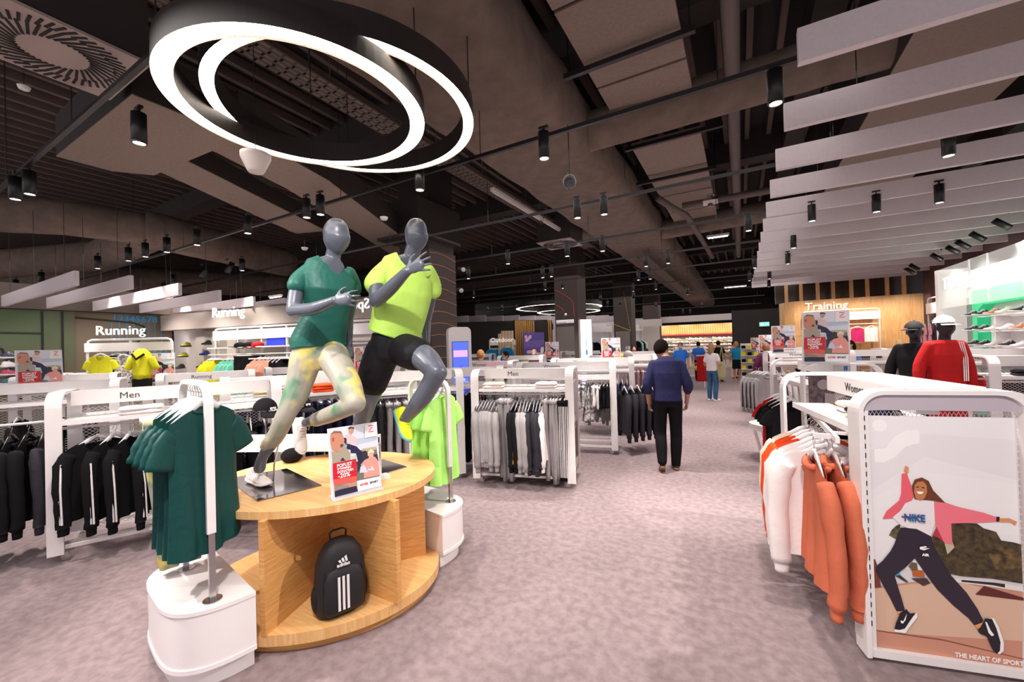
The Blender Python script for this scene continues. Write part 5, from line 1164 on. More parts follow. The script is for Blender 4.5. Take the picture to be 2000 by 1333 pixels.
def pb(px,py,d,label,s=1.0,df=0): 
    p=P(px,py,d); return promo(px,py,d,label,fc(p)+df,s)
pb(80,768,5.4,'promotional board standing on the long rack at the far left',1.0,R(8))
pb(315,748,8.0,'promotional board below the yellow backpack on the left',1.02)
pb(230,741,8.6,'tilted promotional board beside the patterned shirts on the left',.8,R(50))
pb(1612,711,4.4,'large promotional board on the right before the oak wall',1.0,R(-8))
pb(1531,690,7.6,'dark promotional board on the womens rack right of the aisle',.9)
pb(1194,710,8.2,'promotional board left of the silver ball',.9)
pb(1079,704,9.5,'promotional board in front of the mirror column',.75)
pb(715,735,6.3,'promotional board between the two mannequins',.8)
pb(1498,690,14,'pale promotional board behind the long haired person',1.1); pb(1477,684,15,'small promotional board further left of the pale one',.8)
# ================================================================ dancing woman poster rack end
pd=R(14); dx=V(math.cos(pd),math.sin(pd),0)
t=thing('dancing_woman_poster','large poster of a dancing woman in a pink jacket at the right edge','poster',V(.53,2.84,0),pd)
INX=V(0,-.012,0)
MB().box((.36,.012,.685),(.635,.012,1.25)).obj('poster_panel',mat('poster_sky','#DAD6DA',.4),t)
o=link('printed_picture',artmesh([('#ECE8EA',[(.05,.5),(.67,.5),(.67,1.31),(.05,1.31)]),('#E7E2E4',[(.05,.9),(.3,1.1),(.67,1.0),(.67,1.2),(.3,1.22),(.05,1.12)]),('#EFEBEC',[(.05,.75),(.67,.72),(.67,.98),(.3,1.02),(.05,.86)]),('#F6F2F3',[(.108+.034*a,1.259+.034*b) for a,b in circ(20)]),('#F6F2F3',[(.08,1.13),(.13,1.14),(.17,1.2),(.22,1.235),(.28,1.24),(.28,1.17),(.22,1.15),(.17,1.09),(.12,1.06),(.08,1.06)])]+[(c,[(min(.675,max(.045,u)),max(.062,v)) for u,v in p]) for c,p in DANCE],1,1),t); o.location=(0,.004,0)
text('NIKE',.052,(.192,-.012,.762),(PI/2,0,0),mat('deep_blue_ink','#1E5A9A',.5),t,.0004,'printed_word',bold=.002,sx=.8)
text('AIR',.018,(.265,-.012,.585),(PI/2,0,0),INKW,t,.0003,'printed_word',bold=.001)
text('THE HEART OF SPORT',.033,(.385,-.012,.082),(PI/2,R(0),0),INKW,t,.0003,'printed_caption',bold=.0008,sx=.82)
e=struct  # the rack end around the poster
t=thing('poster_rack_end','white arched end frame with slots and mesh around the dancing woman poster','clothes rack',V(.53,2.84,0),pd)
Wd=.75; Hh=1.45; r=.12
path=[(0,.02),(0,Hh-r)]+[(r-r*math.cos(R(q)),Hh-r+r*math.sin(R(q))) for q in range(10,91,10)]; path+=[(Wd-x,z) for x,z in path[::-1]]
rs=[];ri=[]
for i,(x,z) in enumerate(path):
    p0=path[max(i-1,0)];p1=path[min(i+1,len(path)-1)]; tx,tz=p1[0]-p0[0],p1[1]-p0[1]; l=math.hypot(tx,tz); nx,nz=tz/l,-tx/l
    rs.append([V(x+nx*a,y,z+nz*a) for a,y in ((0,-.03),(.022,-.03),(.022,.08),(0,.08))])
MB().rings(rs).obj('arched_frame',WHITE,t)
MB().box((.035,.0,.7),(.03,.03,1.28)).box((Wd-.035,.0,.7),(.03,.03,1.28)).obj('slotted_upright',WHITE2,t)
sm=MB().box((0,0,0),(.005,.004,.026)).mesh('slot',SEAM)
for s in (.03,Wd-.03):
    for k in range(24): link('slot',sm,t,(s,-.0165,.2+k*.05))
hp=[(.02,1.345)]+[(x*.96+.015,z-.015) for x,z in path if z>1.33]+[(Wd-.02,1.345)]
MB().rings([[V(x,-.012,z) for x,z in hp],[V(x,.0,z) for x,z in hp]]).obj('top_board',mat('lilac_grey_board','#B9AEB8',.5),t)
l=link('mesh_panel',LAT,t,(Wd/2,.03,.1)); l.scale=(.55,1,1.1); l['kind']='stuff'
MB().box((Wd/2,0,.045),(Wd-.02,.05,.04)).obj('bottom_rail',WHITE,t)
for x in (.07,Wd-.07): MB().tube([V(x-.012,.03,.022),V(x+.012,.03,.022)],.022,12).obj('caster',mat('black_rubber','#151315',.6),t)
# other rack end panels
def endpanel(r,label,art,name='end_poster'):
    t=thing(name,label,'poster',at(r,r['L']/2-.03,0,0),r['a']+PI/2)
    MB().box((0,0,.75),(r['D']-.10,.02,1.22)).obj('panel',GREYIN,t); link('printed_picture',artmesh(art,r['D']-.12,1.18),t,(-(r['D']-.12)/2,-.012,.16)); return t
BRAID=[('#9C8E93',[(0,0),(1,0),(1,1),(0,1)]),('#D8D2D6',[(.2,.93),(.8,.94),(.8,.96),(.2,.95)]),('#3A1E1C',[(.0,.0),(.95,.0),(.95,.45),(.7,.5),(.5,.46),(.3,.6),(.15,.66),(.05,.55)]),('#E2C2B8',[(.18,.5),(.35,.52),(.38,.58),(.2,.6)]),('#D8D0D8',[(.4,.45),(.8,.4),(.85,.48),(.55,.54)]),('#7AA8C8',[(.1,.36),(.3,.4),(.28,.48),(.12,.46)]),('#5a3a34',[(.5,.5),(.9,.5),(.95,.1),(.6,.05)]),('#C8A8A0',[(.25,.02),(.9,.02),(.9,.1),(.3,.14)])]
endpanel(M1,'tall poster of a braided girl on the end of the nearest aisle rack',BRAID)
PALE=[('#C8BCC0',[(0,0),(1,0),(1,1),(0,1)]),('#E6DDDF',[(.2,.9),(.8,.9),(.8,.93),(.2,.93)]),('#8A6A5E',[(.1,.0),(.9,.0),(.8,.5),(.3,.62)])]
for r_,l in ((K1,'pale poster on the end of the rack right of the kiosk'),(D,'pale grey end poster of the mens rack behind the teal shirts'),(M3,'pale poster on the end of the third aisle rack')): endpanel(r_,l,PALE)
FUR=mat('grey_fur_print','#7A6A6E',.9,noise=1,nscale=18,col2='#453338')
t=thing('fur_poster','grey fur texture poster with a pale emblem on the end of the second right rack','poster',at(R2,R2['L']/2-.03,0,0),R2['a']+PI/2)
MB().box((0,0,.74),(.6,.02,1.2)).obj('panel',FUR,t)
EM=mat('pale_emblem','#A79A9C',.8); mb=MB(); mb.prism([(-.17+.055*a,1.22+.055*b) for a,b in circ(20)],.011,.014)
mb.prism([(-.16,1.02),(-.09,1.0),(-.03,1.07),(.05,1.11),(.13,1.12),(.13,1.21),(.04,1.21),(-.03,1.17),(-.08,1.12),(-.16,1.13)],.011,.014)
o=mb.obj('emblem',EM,t); o.rotation_euler=(PI/2,0,0)
# header box of the right foreground rack
hb=thing('header_sign','white sign beam reading Women on top of the right foreground rack','sign',V(.93,3.62,1.33),R(101))
MB().box((0,0,.06),(1.1,.17,.13)).obj('beam',WHITE2,hb); text('Women',.08,(-.4,-.087,.03),(PI/2,0,0),HT,hb,.001,'sign_word'); text('Women',.08,(.4,.087,.03),(PI/2,0,PI),HT,hb,.001,'sign_word')
# ================================================================ backpack in the oval table
bq=Z(668,1196,.12); t=thing('backpack','black backpack with three white stripes inside the oval table','backpack',bq+V(-.04,.02,0),math.atan2(bq.y,bq.x)-PI/2+R(14))
BF=mat('black_nylon','#17151a',.65,bump=.5,bscale=150); BF2=mat('black_nylon_dark','#0e0d10',.8,bump=.5,bscale=150)
rs=[]
for z,w,d_ in ((.0,.125,.075),(.02,.145,.09),(.1,.15,.10),(.2,.148,.10),(.3,.14,.095),(.37,.122,.085),(.42,.09,.07),(.445,.045,.045),(.452,.01,.01)):
    rs.append([V(w*math.copysign(abs(a)**.6,a),d_*math.copysign(abs(b)**.7,b)-.02*(z/.45),z) for a,b in circ(28)])
MB().rings(rs).obj('main_body',BF,t,True)
rs=[]
for z,w,d_ in ((.03,.10,.03),(.06,.118,.045),(.15,.12,.05),(.24,.115,.045),(.29,.095,.035),(.31,.05,.02)):
    rs.append([V(w*math.copysign(abs(a)**.5,a),-.075+d_*math.copysign(abs(b)**.6,b)-.01,z) for a,b in circ(24)])
MB().rings(rs).obj('front_pocket',BF,t,True)
for s in (-1,1): MB().ell((s*.14,0,.11),(.028,.05,.085)).obj('side_pocket',BF2,t,True)
MB().box((0,-.137,.17),(0.001,.001,.001)).obj('zip_end',CHROME,t)
for k in range(3): 
    o=MB().box((-.012+(k-1)*.026,-.1365,.165),(.014,.004,.2)).obj('white_stripe',WM,t)
LG=MB()
for k in range(3):
    x=-.03+.018*k; h=.012+.009*k; LG.rings([[V(x,-.126,.345),V(x+.012,-.126,.345),V(x+.012-.008,-.126,.345+h+.006),V(x-.008,-.126,.345+h)],[V(x,-.124,.345),V(x+.012,-.124,.345),V(x+.004,-.124,.351+h),V(x-.008,-.124,.345+h)]])
LG.obj('bar_logo',WM,t)
text('adidas',.03,(-.045,-.126,.322),(PI/2,0,0),WM,t,.001,'printed_word',bold=.001)
MB().tube([V(-.045,.02,.43),V(-.05,.02,.475),V(-.03,.02,.49),V(.03,.02,.49),V(.05,.02,.475),V(.045,.02,.43)],.011,8,flat=.5).obj('carry_handle',BF,t,True)
MB().tube([V(-.118,-.10,.06),V(-.12,-.10,.2),V(-.105,-.09,.30),V(-.05,-.085,.335),V(.05,-.085,.335),V(.105,-.09,.30),V(.12,-.10,.2),V(.118,-.10,.06)],.004,6).obj('zip',BF2,t)
# ================================================================ kiosk, light box
kp=P(897,700,7.35); t=thing('touchscreen_kiosk','white rounded kiosk with a blue screen before the brown column','kiosk',V(kp.x,kp.y,0),fc(kp)+R(16))
def rrect(w,h,r,n=6,z0=0):
    o=[]
    for cx_,cz,a0 in ((w/2-r,h-r,0),(-w/2+r,h-r,90),(-w/2+r,r,180),(w/2-r,r,270)):
        for k in range(n+1): a=R(a0+90*k/n); o.append((cx_+r*math.cos(a),z0+cz+r*math.sin(a)))
    return o
pr_=rrect(.42,2.1,.09); MB().rings([[V(x,y,z) for x,z in pr_] for y in (-.08,.08)]).obj('housing',WHITE,t)
MB().box((0,-.083,1.25),(.3,.008,1.18)).obj('screen_bezel',BLACKP,t)
SCR=mat('blue_screen','#3E50E0',.3,emit=1.3); MB().box((0,-.089,1.25),(.285,.004,1.16)).obj('screen',SCR,t)
def glowm(n,c,e): return mat(n,c,.4,emit=e)
S2=glowm('screen_light','#8FA0F4',1.2); S3=glowm('screen_dark','#2A2AA8',1.0); S4=glowm('screen_mauve','#B08AD8',1.1)
MB().box((0,-.093,1.62),(.26,.002,.12)).obj('screen_banner',S4,t)
MB().rings([[V(x,-.093,z) for x,z in ((-.1,1.25),(-.02,1.33),(.0,1.42),(.05,1.3),(.12,1.22),(.02,1.25))],[V(x,-.092,z) for x,z in ((-.1,1.25),(-.02,1.33),(.0,1.42),(.05,1.3),(.12,1.22),(.02,1.25))]]).obj('shoe_graphic',S3,t)
for x,z,r_ in ((-.08,1.2,.05),(.02,1.15,.06),(.09,1.1,.04)): MB().ell((x,-.0925,z),(r_,.002,r_*.6),14,6).obj('cloud_graphic',S2,t)
MB().rings([[V(x,y,z) for x,z in ((-.14,.9),(-.05,.97),(.03,.9),(.14,.98),(.14,.68),(-.14,.68))] for y in (-.093,-.092)]).obj('hill_graphic',S3,t)
MB().box((-.02,-.095,.86),(.05,.002,.05)).obj('red_button',glowm('screen_red','#C04A70',1.0),t)
lbp=P(1146,700,11.6); t=thing('light_box_sign','tall lit white light box with a blue tower sketch beside the mirror column','light box',V(lbp.x,lbp.y,0),fc(lbp)+R(22))
MB().box((0,.06,1.25),(.34,.14,2.35)).obj('housing',WHITE,t); MB().box((.0,-.012,1.25),(.33,.004,2.33)).obj('lit_face',glowm('pale_blue_glow','#DCE6FF',2.2),t)
BG_=glowm('blue_tower_glow','#3E62E0',1.1); tm=MB()
for x in (-.1,-.03,.04,.11): tm.box((x,-.016,.75),(.008,.003,1.2))
for z in (.4,.6,.8,1.0,1.2,1.35): tm.box((0,-.016,z),(.3,.003,.012))
tm.box((0,-.016,1.0),(.06,.003,1.1)).box((0,-.016,1.65),(.02,.003,.5)).obj('tower_picture',BG_,t)
# ================================================================ wall bays, signs and their clothes
def onl(px,py,p0,dr):
    v=CF+CR*((px-1000)/FPX)-CU*((py-666.5)/FPX); n=V(-dr.y,dr.x,0); k=((p0-EYE).dot(n))/(v.dot(n)); return EYE+v*k
def bay(name,label,a,b,top,zs,n=2,H=.2,mid=None,parentz=0):
    """tube frame with a sign board from a to b"""
    a=V(a.x,a.y,0);b=V(b.x,b.y,0); L=(b-a).length; t=thing(name,label,'wall display',a,math.atan2((b-a).y,(b-a).x)); r=.08
    p=[V(0,0,0),V(0,0,top-r),V(r*.3,0,top-r*.3),V(r,0,top),V(L-r,0,top),V(L-r*.3,0,top-r*.3),V(L,0,top-r),V(L,0,0)]
    MB().tube(p,.022,8).obj('tube_frame',WHITE,t)
    for k in range(1,n): MB().box((L*k/n,0,top/2),(.04,.03,top)).obj('upright',WHITE,t)
    MB().box((L/2,-.03,zs),(L+.04,.03,H)).obj('sign_board',WHITE2,t)
    return t,L
# left bay with the yellow shirt
L0=P(171,700,7.9); L1=P(337,700,8.2); t,Lb=bay('wall_bay','white wall bay with a yellow shirt and a yellow backpack on the left',L0,L1,2.08,1.93,2,.17)
for z in (1.72,1.5,1.1): MB().tube([V(.05,-.05,z),V(Lb-.05,-.05,z)],.012,6).obj('rail',WHITE,t)
dl=(L1-L0); dl.z=0; dl.normalize()
text('Running',.26,onl(186,655,L0-V(.0,.05,0),dl),(PI/2,0,math.atan2(dl.y,dl.x)),mat('white_sign_letters','#FFFFFF',.4,emit=.35),None,.012,'department_sign',bold=.0); tag(bpy.data.objects['department_sign'],'white Running letters above the bay with the yellow shirt','sign')
def hang(k,c,px,py,d,rz,label,s=1,**kw): p=P(px,py,d); return garment(k,c,p,rz,label,kw.pop('group',None),scale=s,**kw)
hang('tee','yellow',196,683,7.7,math.atan2(dl.y,dl.x),'single yellow t-shirt facing out in the left bay',.95)
hang('tee','black',228,684,8.0,math.atan2(dl.y,dl.x)+.5,'plain black t-shirt behind the patterned one in the left bay',.8)
hang('tee','mono',241,686,7.8,math.atan2(dl.y,dl.x),'black and white patterned shirt in the left bay',.75)
q=P(277,702,7.7); t=thing('torso_form','headless torso form wearing a yellow vest top in the left bay','mannequin',q,math.atan2(dl.y,dl.x)); MB().lathe((0,0,-.38),[(.12,0),(.15,.1),(.14,.3),(.17,.42),(.12,.52),(.05,.58)],20).obj('yellow_top',F['yellow'],t,True).scale=(1,.7,1); MB().tube([V(-.1,-.1,.1),V(0,-.16,0),V(.1,-.1,.1)],.02,6).obj('harness_strap',F['black'],t); 
for s in (-1,1): MB().limb([V(s*.15,0,.0),V(s*.22,0,-.15)],[.07,.06],12).obj('sleeve',F['yellow'],t,True)
MB().box((0,0,-.46),(.24,.16,.18)).obj('black_tights',F['black'],t)
# running wall boards and clothes
O_=RW0-V(-.16,.987,0)*.15; O_=V(RW0.x,RW0.y,0)+V(.16,-.987,0)*.2
def rwp(px,py): return onl(px,py,O_,RWD)
b0=rwp(421,650); b1=rwp(728,640)
t,Lb=bay('wall_bay','long white wall bay with rows of coloured running shirts behind the teal mannequin',b0,b1,2.28,2.13,6,.2)
for z in (1.86,1.62): MB().box((Lb/2,-.06,z),(Lb,.25,.025)).obj('shelf',WHITE,t)
MB().tube([V(0,-.16,1.72),V(Lb,-.16,1.72)],.012,6).obj('hang_rail',WHITE,t)
MB().box((Lb*.42,.02,2.0-.05),(.5,.02,.2)).obj('blue_picture',mat('royal_blue_print','#2036C8',.5,emit=.3),t)
text('Running',.30,rwp(433,622)+V(.16,-.987,0)*.2,(PI/2,0,RWa),MATS['white_sign_letters'],None,.012,'department_sign',bold=.0); 
tag([o for o in bpy.data.objects if o.name.startswith('department_sign')][-1],'white Running letters on the taupe fascia left of the teal mannequin','sign')
for col,xs,kind,l in (('yellow',(425,432,438),'teelong','yellow'),('mint',(458,466,474,482),'teelong','mint green'),('black',(489,497,505),'shorts','black'),('coral',(519,528,536,544),'teelong','coral'),('black',(552,560,568),'tank','black')):
    for i,x in enumerate(xs):
        p=rwp(x,671)+V(.16,-.987,0)*.12; p.z=1.73
        garment(kind,col,p,RWa+R(28),f'{ORD(i+1)} {l} {CATS[kind]} from the left on the running wall',f'{l} clothes on the running wall')
for i,x in enumerate((505,515,525)):
    p=rwp(x-6,715)+V(.16,-.987,0)*.1; garment('shorts','mono',p,RWa+R(28),ORD(i+1)+' patterned shorts low on the running wall','patterned shorts on the running wall')
for i,x in enumerate((690,697,704,711,718,725)):
    p=rwp(x,672)+V(.16,-.987,0)*.12; p.z=1.78; garment('teelong','leop',p,RWa+R(35),ORD(i+1)+' orange leopard print shirt hanging between the mannequins','leopard print shirts between the mannequins')
for i,(x,c) in enumerate(((478,'black'),(496,'black'),(512,'red'))):
    p=rwp(x,663)+V(.16,-.987,0)*.1; p.z=1.9; o=MB().ell((0,0,0),(.10,.12,.07),14,8).box((0,-.14,-.03),(.15,.12,.012)).obj('cap_on_shelf',F[c],None,True,loc=p); tag(o,['left black cap','right black cap','red cap'][i]+' on the shelf of the running wall','cap')
o=text('Sportstyle',.27,rwp(744,605)+V(.16,-.987,0)*.3,(PI/2,0,RWa+PI),MATS['white_sign_letters'],None,.012,'department_sign',bold=.0); o.scale=(1,1,1); tag(o,'reversed white sportstyle letters seen between the two mannequins','sign')
# shoes on the left walls
SHM_={}
def wallshoe(p,face,cu,cs,label,group,L=.28,name='running_shoe'):
    key=(cu,cs)
    if key not in SHM_:
        mu=mat('shoe_'+cu,cu,.6); ms=mat('sole_'+cs,cs,.6)
        o=shoe(name,V(0,0,0),V(1,0,0),UPV,L,mu,ms,ms); SHM_[key]=o; o.location=p; o.rotation_euler=(0,0,face); tag(o,label,'shoe',group); return o
    return dup(SHM_[key],p,face,label,group)
xg=-11.75
rowc=[('#3C3A5A','#E8E0E4'),('#E6E0E2','#F2EEF0'),('#C8446A','#EDE6EA'),('#3A6C78','#E8E8EA')]
for r_,(py,cc) in enumerate(zip((700,717,733,751),rowc)):
    for c_,px in enumerate((22,) if r_ else (22,60,93)):
        if r_==0 and c_==2: cc=('#D81E78','#F2EEF0')
        if r_==0 and c_==1: cc=('#E6E0E2','#F2EEF0')
        p=P(px,py,7.6); wallshoe(p+V(0,-.12,0),R(65),cc[0],cc[1],['top','second from top','third from top','lowest'][r_]+' running shoe'+(['',', middle one',', right one'][c_])+' on the green wall at the left','shoes on the green wall')
        sh_=tag(MB().box((0,0,0),(.14,.34,.01)).obj('shoe_shelf',CLEAR,None,loc=p-V(.02,0,.008)),'clear shelf under the shoe, '+['top','second','third','lowest'][r_]+' row, place '+['one','two','three'][c_]+', green wall','shelf','clear shoe shelves on the green wall')
rw_loc=[(372,678,'#D8D020'),(366,698,'#D8E020'),(360,720,'#3a3c2a'),(356,739,'#B8E020'),(412,674,'#3a3c3a'),(408,694,'#2A50B0'),(402,718,'#30302a'),(398,738,'#3060C0')]
for i,(px,py,c) in enumerate(rw_loc):
    p=P(px,py,9.6); wallshoe(p,R(-60),c,'#2b2b2b',['first','second','third','lowest'][i%4]+' shoe from the top on the '+('left' if i<4 else 'right')+' pale fin','shoes on the pale fins')
# ================================================================ right side: oak wall bay and glazed shoe wall
tp0=V(1.9,17.45,0); t,Lb=bay('wall_bay','white wall bay of pale and pink tops on the oak wall',tp0,V(3.95,17.45,0),2.62,2.4,2,.26)
for z in (2.12,1.2,.95): MB().tube([V(.05,-.05,z),V(Lb-.05,-.05,z)],.014,6).obj('rail',WHITE,t)
o=text('Training',.36,(1.98,17.5,2.68),(PI/2,0,0),MATS['white_sign_letters'],None,.015,'department_sign',bold=.0); tag(o,'white Training letters on the oak wall','sign')
for i,(x,c,l) in enumerate([(3.0,'cream','pale top, left of three'),(3.35,'magenta','red and pink top, middle of three'),(3.7,'white','white top, right of three')]):
    garment('tank' if i else 'tank',c,(x,17.3,2.12),0,l+' on the oak wall bay',None,scale=.95)
for i,x in enumerate((2.0,2.3)): garment('tank',('white','pink')[i],(x,17.2,2.12),R(15),['left','second'][i]+' strappy top at the left end of the oak wall bay',None,scale=1)
for i,x in enumerate((3.0,3.35,3.7)): garment('shorts','black',(x,17.25,1.25),0,ORD(i+1)+' black garment on the low rail of the oak wall bay','black garments low on the oak wall bay')
# white backed training bays at right of oak wall
t,Lb=bay('wall_bay','white wall bay behind the two capped mannequins',V(4.75,16.2,0),V(4.72,12.6,0),2.75,2.45,3,.3)
for z in (2.1,1.3): MB().tube([V(.05,.05,z),V(Lb-.05,.05,z)],.014,6).obj('rail',WHITE,t)
for i in range(6): garment('tee','pink' if i<3 else 'navy',(4.45,15.8-.35*i,2.08),R(80),ORD(i+1)+(' pink' if i<3 else ' navy')+' top hanging on the right wall bay','tops on the right wall bay')
o=text('Training',.34,(4.9,15.9,2.98),(PI/2,0,-PI/2),MATS['white_sign_letters'],None,.015,'department_sign',bold=.0); tag(o,'white Training letters on the dark right wall','sign')
gt=thing('shoe_display_wall','brightly lit white shoe display wall with a green arch and glass front at the right','wall display',(4.3,13.2,0),R(-90))
LT=8.2; WG=mat('backlit_white','#FFFFFF',.5,emit=1.1)
MB().box((LT/2,.2,1.55),(LT,.06,3.1)).obj('back_panel',WHITE2,gt)
MB().box((LT/2,.14,3.05),(LT,.02,.10)).obj('light_strip',WG,gt)
GRA=mat('green_gloss_arch','#2FC98A',.4,emit=.15)
gp_=[(1.1,0),(1.1,2.0),(1.15,2.2),(1.35,2.3),(LT,2.3),(LT,2.62),(.95,2.62),(.9,2.55),(.9,0)]
MB().rings([[V(x,y,z) for x,z in gp_] for y in (-.02,.16)]).obj('green_arch',GRA,gt)
wp=[(.12,0),(.12,2.9),(.2,3.1),(.35,3.1),(.3,2.6),(.32,.0)]
MB().box((.08,-.05,1.6),(.16,.5,3.2)).obj('end_pier',WHITE2,gt); MB().box((.62,.1,1.3),(.5,.04,2.4)).obj('grey_niche',mat('grey_green_niche','#7E8F80',.7),gt)
MB().box((LT/2,-.28,2.75),(LT-.2,.012,.9)).obj('glass_pane',mat('frosted_glass','#E9F2EE',.15,alpha=.25),gt)
for x in (1.6,3.4,5.2): MB().tube([V(x,-.28,2.3),V(x,-.28,3.2),V(x+.7,-.28,3.2),V(x+.7,-.28,2.3)],.015,6).obj('white_frame',WHITE,gt)
text('Training',.36,(.5,-.32,2.72),(PI/2,0,0),MATS['white_sign_letters'],gt,.01,'sign_word',bold=.0)
for z in (1.15,1.45,1.75,2.05): MB().box((1.3+(LT-1.5)/2,.03,z),(LT-1.5,.22,.02)).obj('shelf',WHITE,gt)
for z in (1.3,1.62,1.92):
    for k in range(5): MB().box((1.9+k*1.2,.03,z),(.03,.2,.28)).obj('divider',WHITE,gt)
for r_,z in enumerate((1.17,1.47,1.77,2.07)):
    for k in range(11):
        cu=('#26242a','#EDE6E4','#D8CCC4','#EFE9E8','#C87A50')[(k*3+r_)%5] if k>1 else '#26242a'
        wallshoe((4.26,12.0-k*.42,z),R(200),cu,'#EFEAEA',ORD(k+1)+' shoe from the left, '+['lowest','second lowest','third lowest','top'][r_]+' shelf of the lit display wall','shoes on the lit display wall')
for y in (12.2,11,9.8,8.6): spot((3.3,y,3.35),(4.3,y,1.8),60,85,.8,(1,.97,.95))
# far shoe wall shoes
for c_ in range(20):
    for r_ in range(5):
        x=-5.5+c_*.265; z=1.78-r_*.2; cu=('#E6DFDA','#D8C8B8','#F0ECE8','#C8A88A','#3a3636','#D87A80')[(c_*5+r_*3)%6]
        wallshoe((x,28.05,z),R(15),cu,'#F0ECEA',ORD(c_+1)+' shoe from the left, row '+['one','two','three','four','five'][r_]+' from the top, far shoe wall','shoes on the far shoe wall')
# ================================================================ rear centre: slat wall, purple poster, outdoor bay, sportstyle bays
s0=P(1008,700,17.0); s1=P(1082,700,18.0); s0.z=s1.z=0; ds=(s1-s0); Ls=ds.length; sa=math.atan2(ds.y,ds.x)
sw=struct(MB().box((Ls/2,.1,1.4),(Ls,.08,2.8)).obj('wall_slat',DARKW,None,loc=s0,rz=sa)); slm_=MB().box((0,0,0),(.05,.06,2.75)).mesh('slat',WOODS)
for k in range(int(Ls/.1)): link('slat',slm_,sw,(.03+k*.1,.02,1.4))
pp0=P(1024,720,16.6); pp0.z=1.0; t=thing('purple_poster','purple sports poster with a white emblem on the wooden slat wall','poster',pp0,sa)
PUR=[('#5A4A9A',[(0,0),(1,0),(1,1),(0,1)]),('#6E5AA8',[(0,.5),(1,.5),(1,.75),(0,.7)]),('#7A5A62',[(0,0),(1,0),(1,.3),(.5,.34),(0,.28)]),('#D8B8E0',[(.12+.07*a,.86+.055*b) for a,b in circ(16)]),('#D8B8E0',[(.08,.7),(.2,.7),(.3,.78),(.38,.82),(.38,.92),(.26,.9),(.2,.82),(.08,.8)]),('#E8D8E0',[(.8,.3),(.95,.3),(.97,.48),(.88,.52),(.8,.45)]),('#3a2a30',[(.86,.52),(.93,.52),(.93,.57),(.86,.57)]),('#C8B8C8',[(.15,.3),(.55,.3),(.52,.42),(.15,.4)])]
MB().box((.52,.02,.62),(1.06,.03,1.26)).obj('panel',PALEM:=mat('purple_board','#4A3E88',.5),t); link('printed_picture',artmesh(PUR,1.04,1.24),t,(0,0,.0))
t,Lb=bay('wall_bay','white outdoor department bay with blue jackets, rear left',P(957,700,16.0),P(1006,700,16.9),2.0,1.85,2,.2)
MB().tube([V(.05,-.05,1.62),V(Lb-.05,-.05,1.62)],.012,6).obj('rail',WHITE,t)
for k in range(5):
    p=P(977+k*6,703,15.6); MB().box((0,0,.4),(.08,.1,2.3 if k else 2.1)).obj('wooden_fin',mat('pale_fin_wood','#D8BFA0',.6),t).location=Matrix.LocRotScale(t.location,t.rotation_euler.to_quaternion(),None).inverted()@V(p.x,p.y,.75)
for i,px in enumerate((960,965,970)): hang('jacket','cyan',px,678,15.8,R(20),ORD(i+1)+' bright blue jacket in the outdoor bay',.8,group='blue jackets in the outdoor bay')
hang('jacket','cyan',990,674,15.4,R(20),'single blue jacket between the wooden fins',.8)
p=P(958,669,15.5); o=text('Outdoor',.24,p,(PI/2,0,R(28)),MATS['white_sign_letters'],None,.01,'department_sign',bold=.0); tag(o,'white Outdoor letters above the outdoor bay','sign')
struct(MB().box((0,0,1.4),(6.5,.1,2.8)).obj('wall_outdoor',mat('near_black_wall','#26211f',.8),None,loc=P(925,700,17.6)-V(0,0,P(925,700,17.6).z),rz=R(28)))
# sportstyle bays further right behind the columns
k0=0
for i,(xa,xb,d,l) in enumerate([(1100,1135,20,'white sportstyle bay left of the dotted column'),(1158,1196,22,'white sportstyle bay right of the light box'),(1205,1236,21,'white sportstyle bay in front of the dotted column'),(1240,1256,22,'narrow white bay right of the dotted column')]):
    a_=P(xa,690,d); b_=P(xb,690,d+.8); t,Lb=bay('wall_bay',l,a_,b_,2.75,2.5,2,.35)
    MB().box((Lb/2,.25,1.4),(Lb,.04,2.7)).obj('back_panel',WHITE2,t)
    for z in (1.9,1.2): MB().tube([V(.05,-.05,z),V(Lb-.05,-.05,z)],.012,6).obj('rail',WHITE,t)
    for j in range(4):
        p=a_.lerp(b_,(j+.5)/4); garment('hoodie',('aqua','black','white','black')[(i+j)%4],(p.x,p.y-.1,1.9),R(20),('pale aqua','black','white','black')[(i+j)%4]+' top, '+ORD(j+1)+' in the '+l,'tops in the '+l)
struct(MB().box((0,0,2.75),(6.0,.2,.4)).obj('trim_4',LIGHTW,None,loc=P(1185,700,23)-V(0,0,P(1185,700,23).z),rz=R(14)))
struct(MB().box((0,0,1.3),(6.2,.1,2.6)).obj('wall_sportstyle',mat('warm_white_wall','#D8D0CA',.7),None,loc=P(1180,700,23.6)-V(0,0,P(1180,700,23.6).z),rz=R(14)))
o=text('style',.3,P(1139,640,17)+V(0,0,0),(PI/2,0,R(20)+PI),MATS['white_sign_letters'],None,.01,'department_sign',bold=.0); tag(o,'reversed white style letters beside the mirror column','sign')
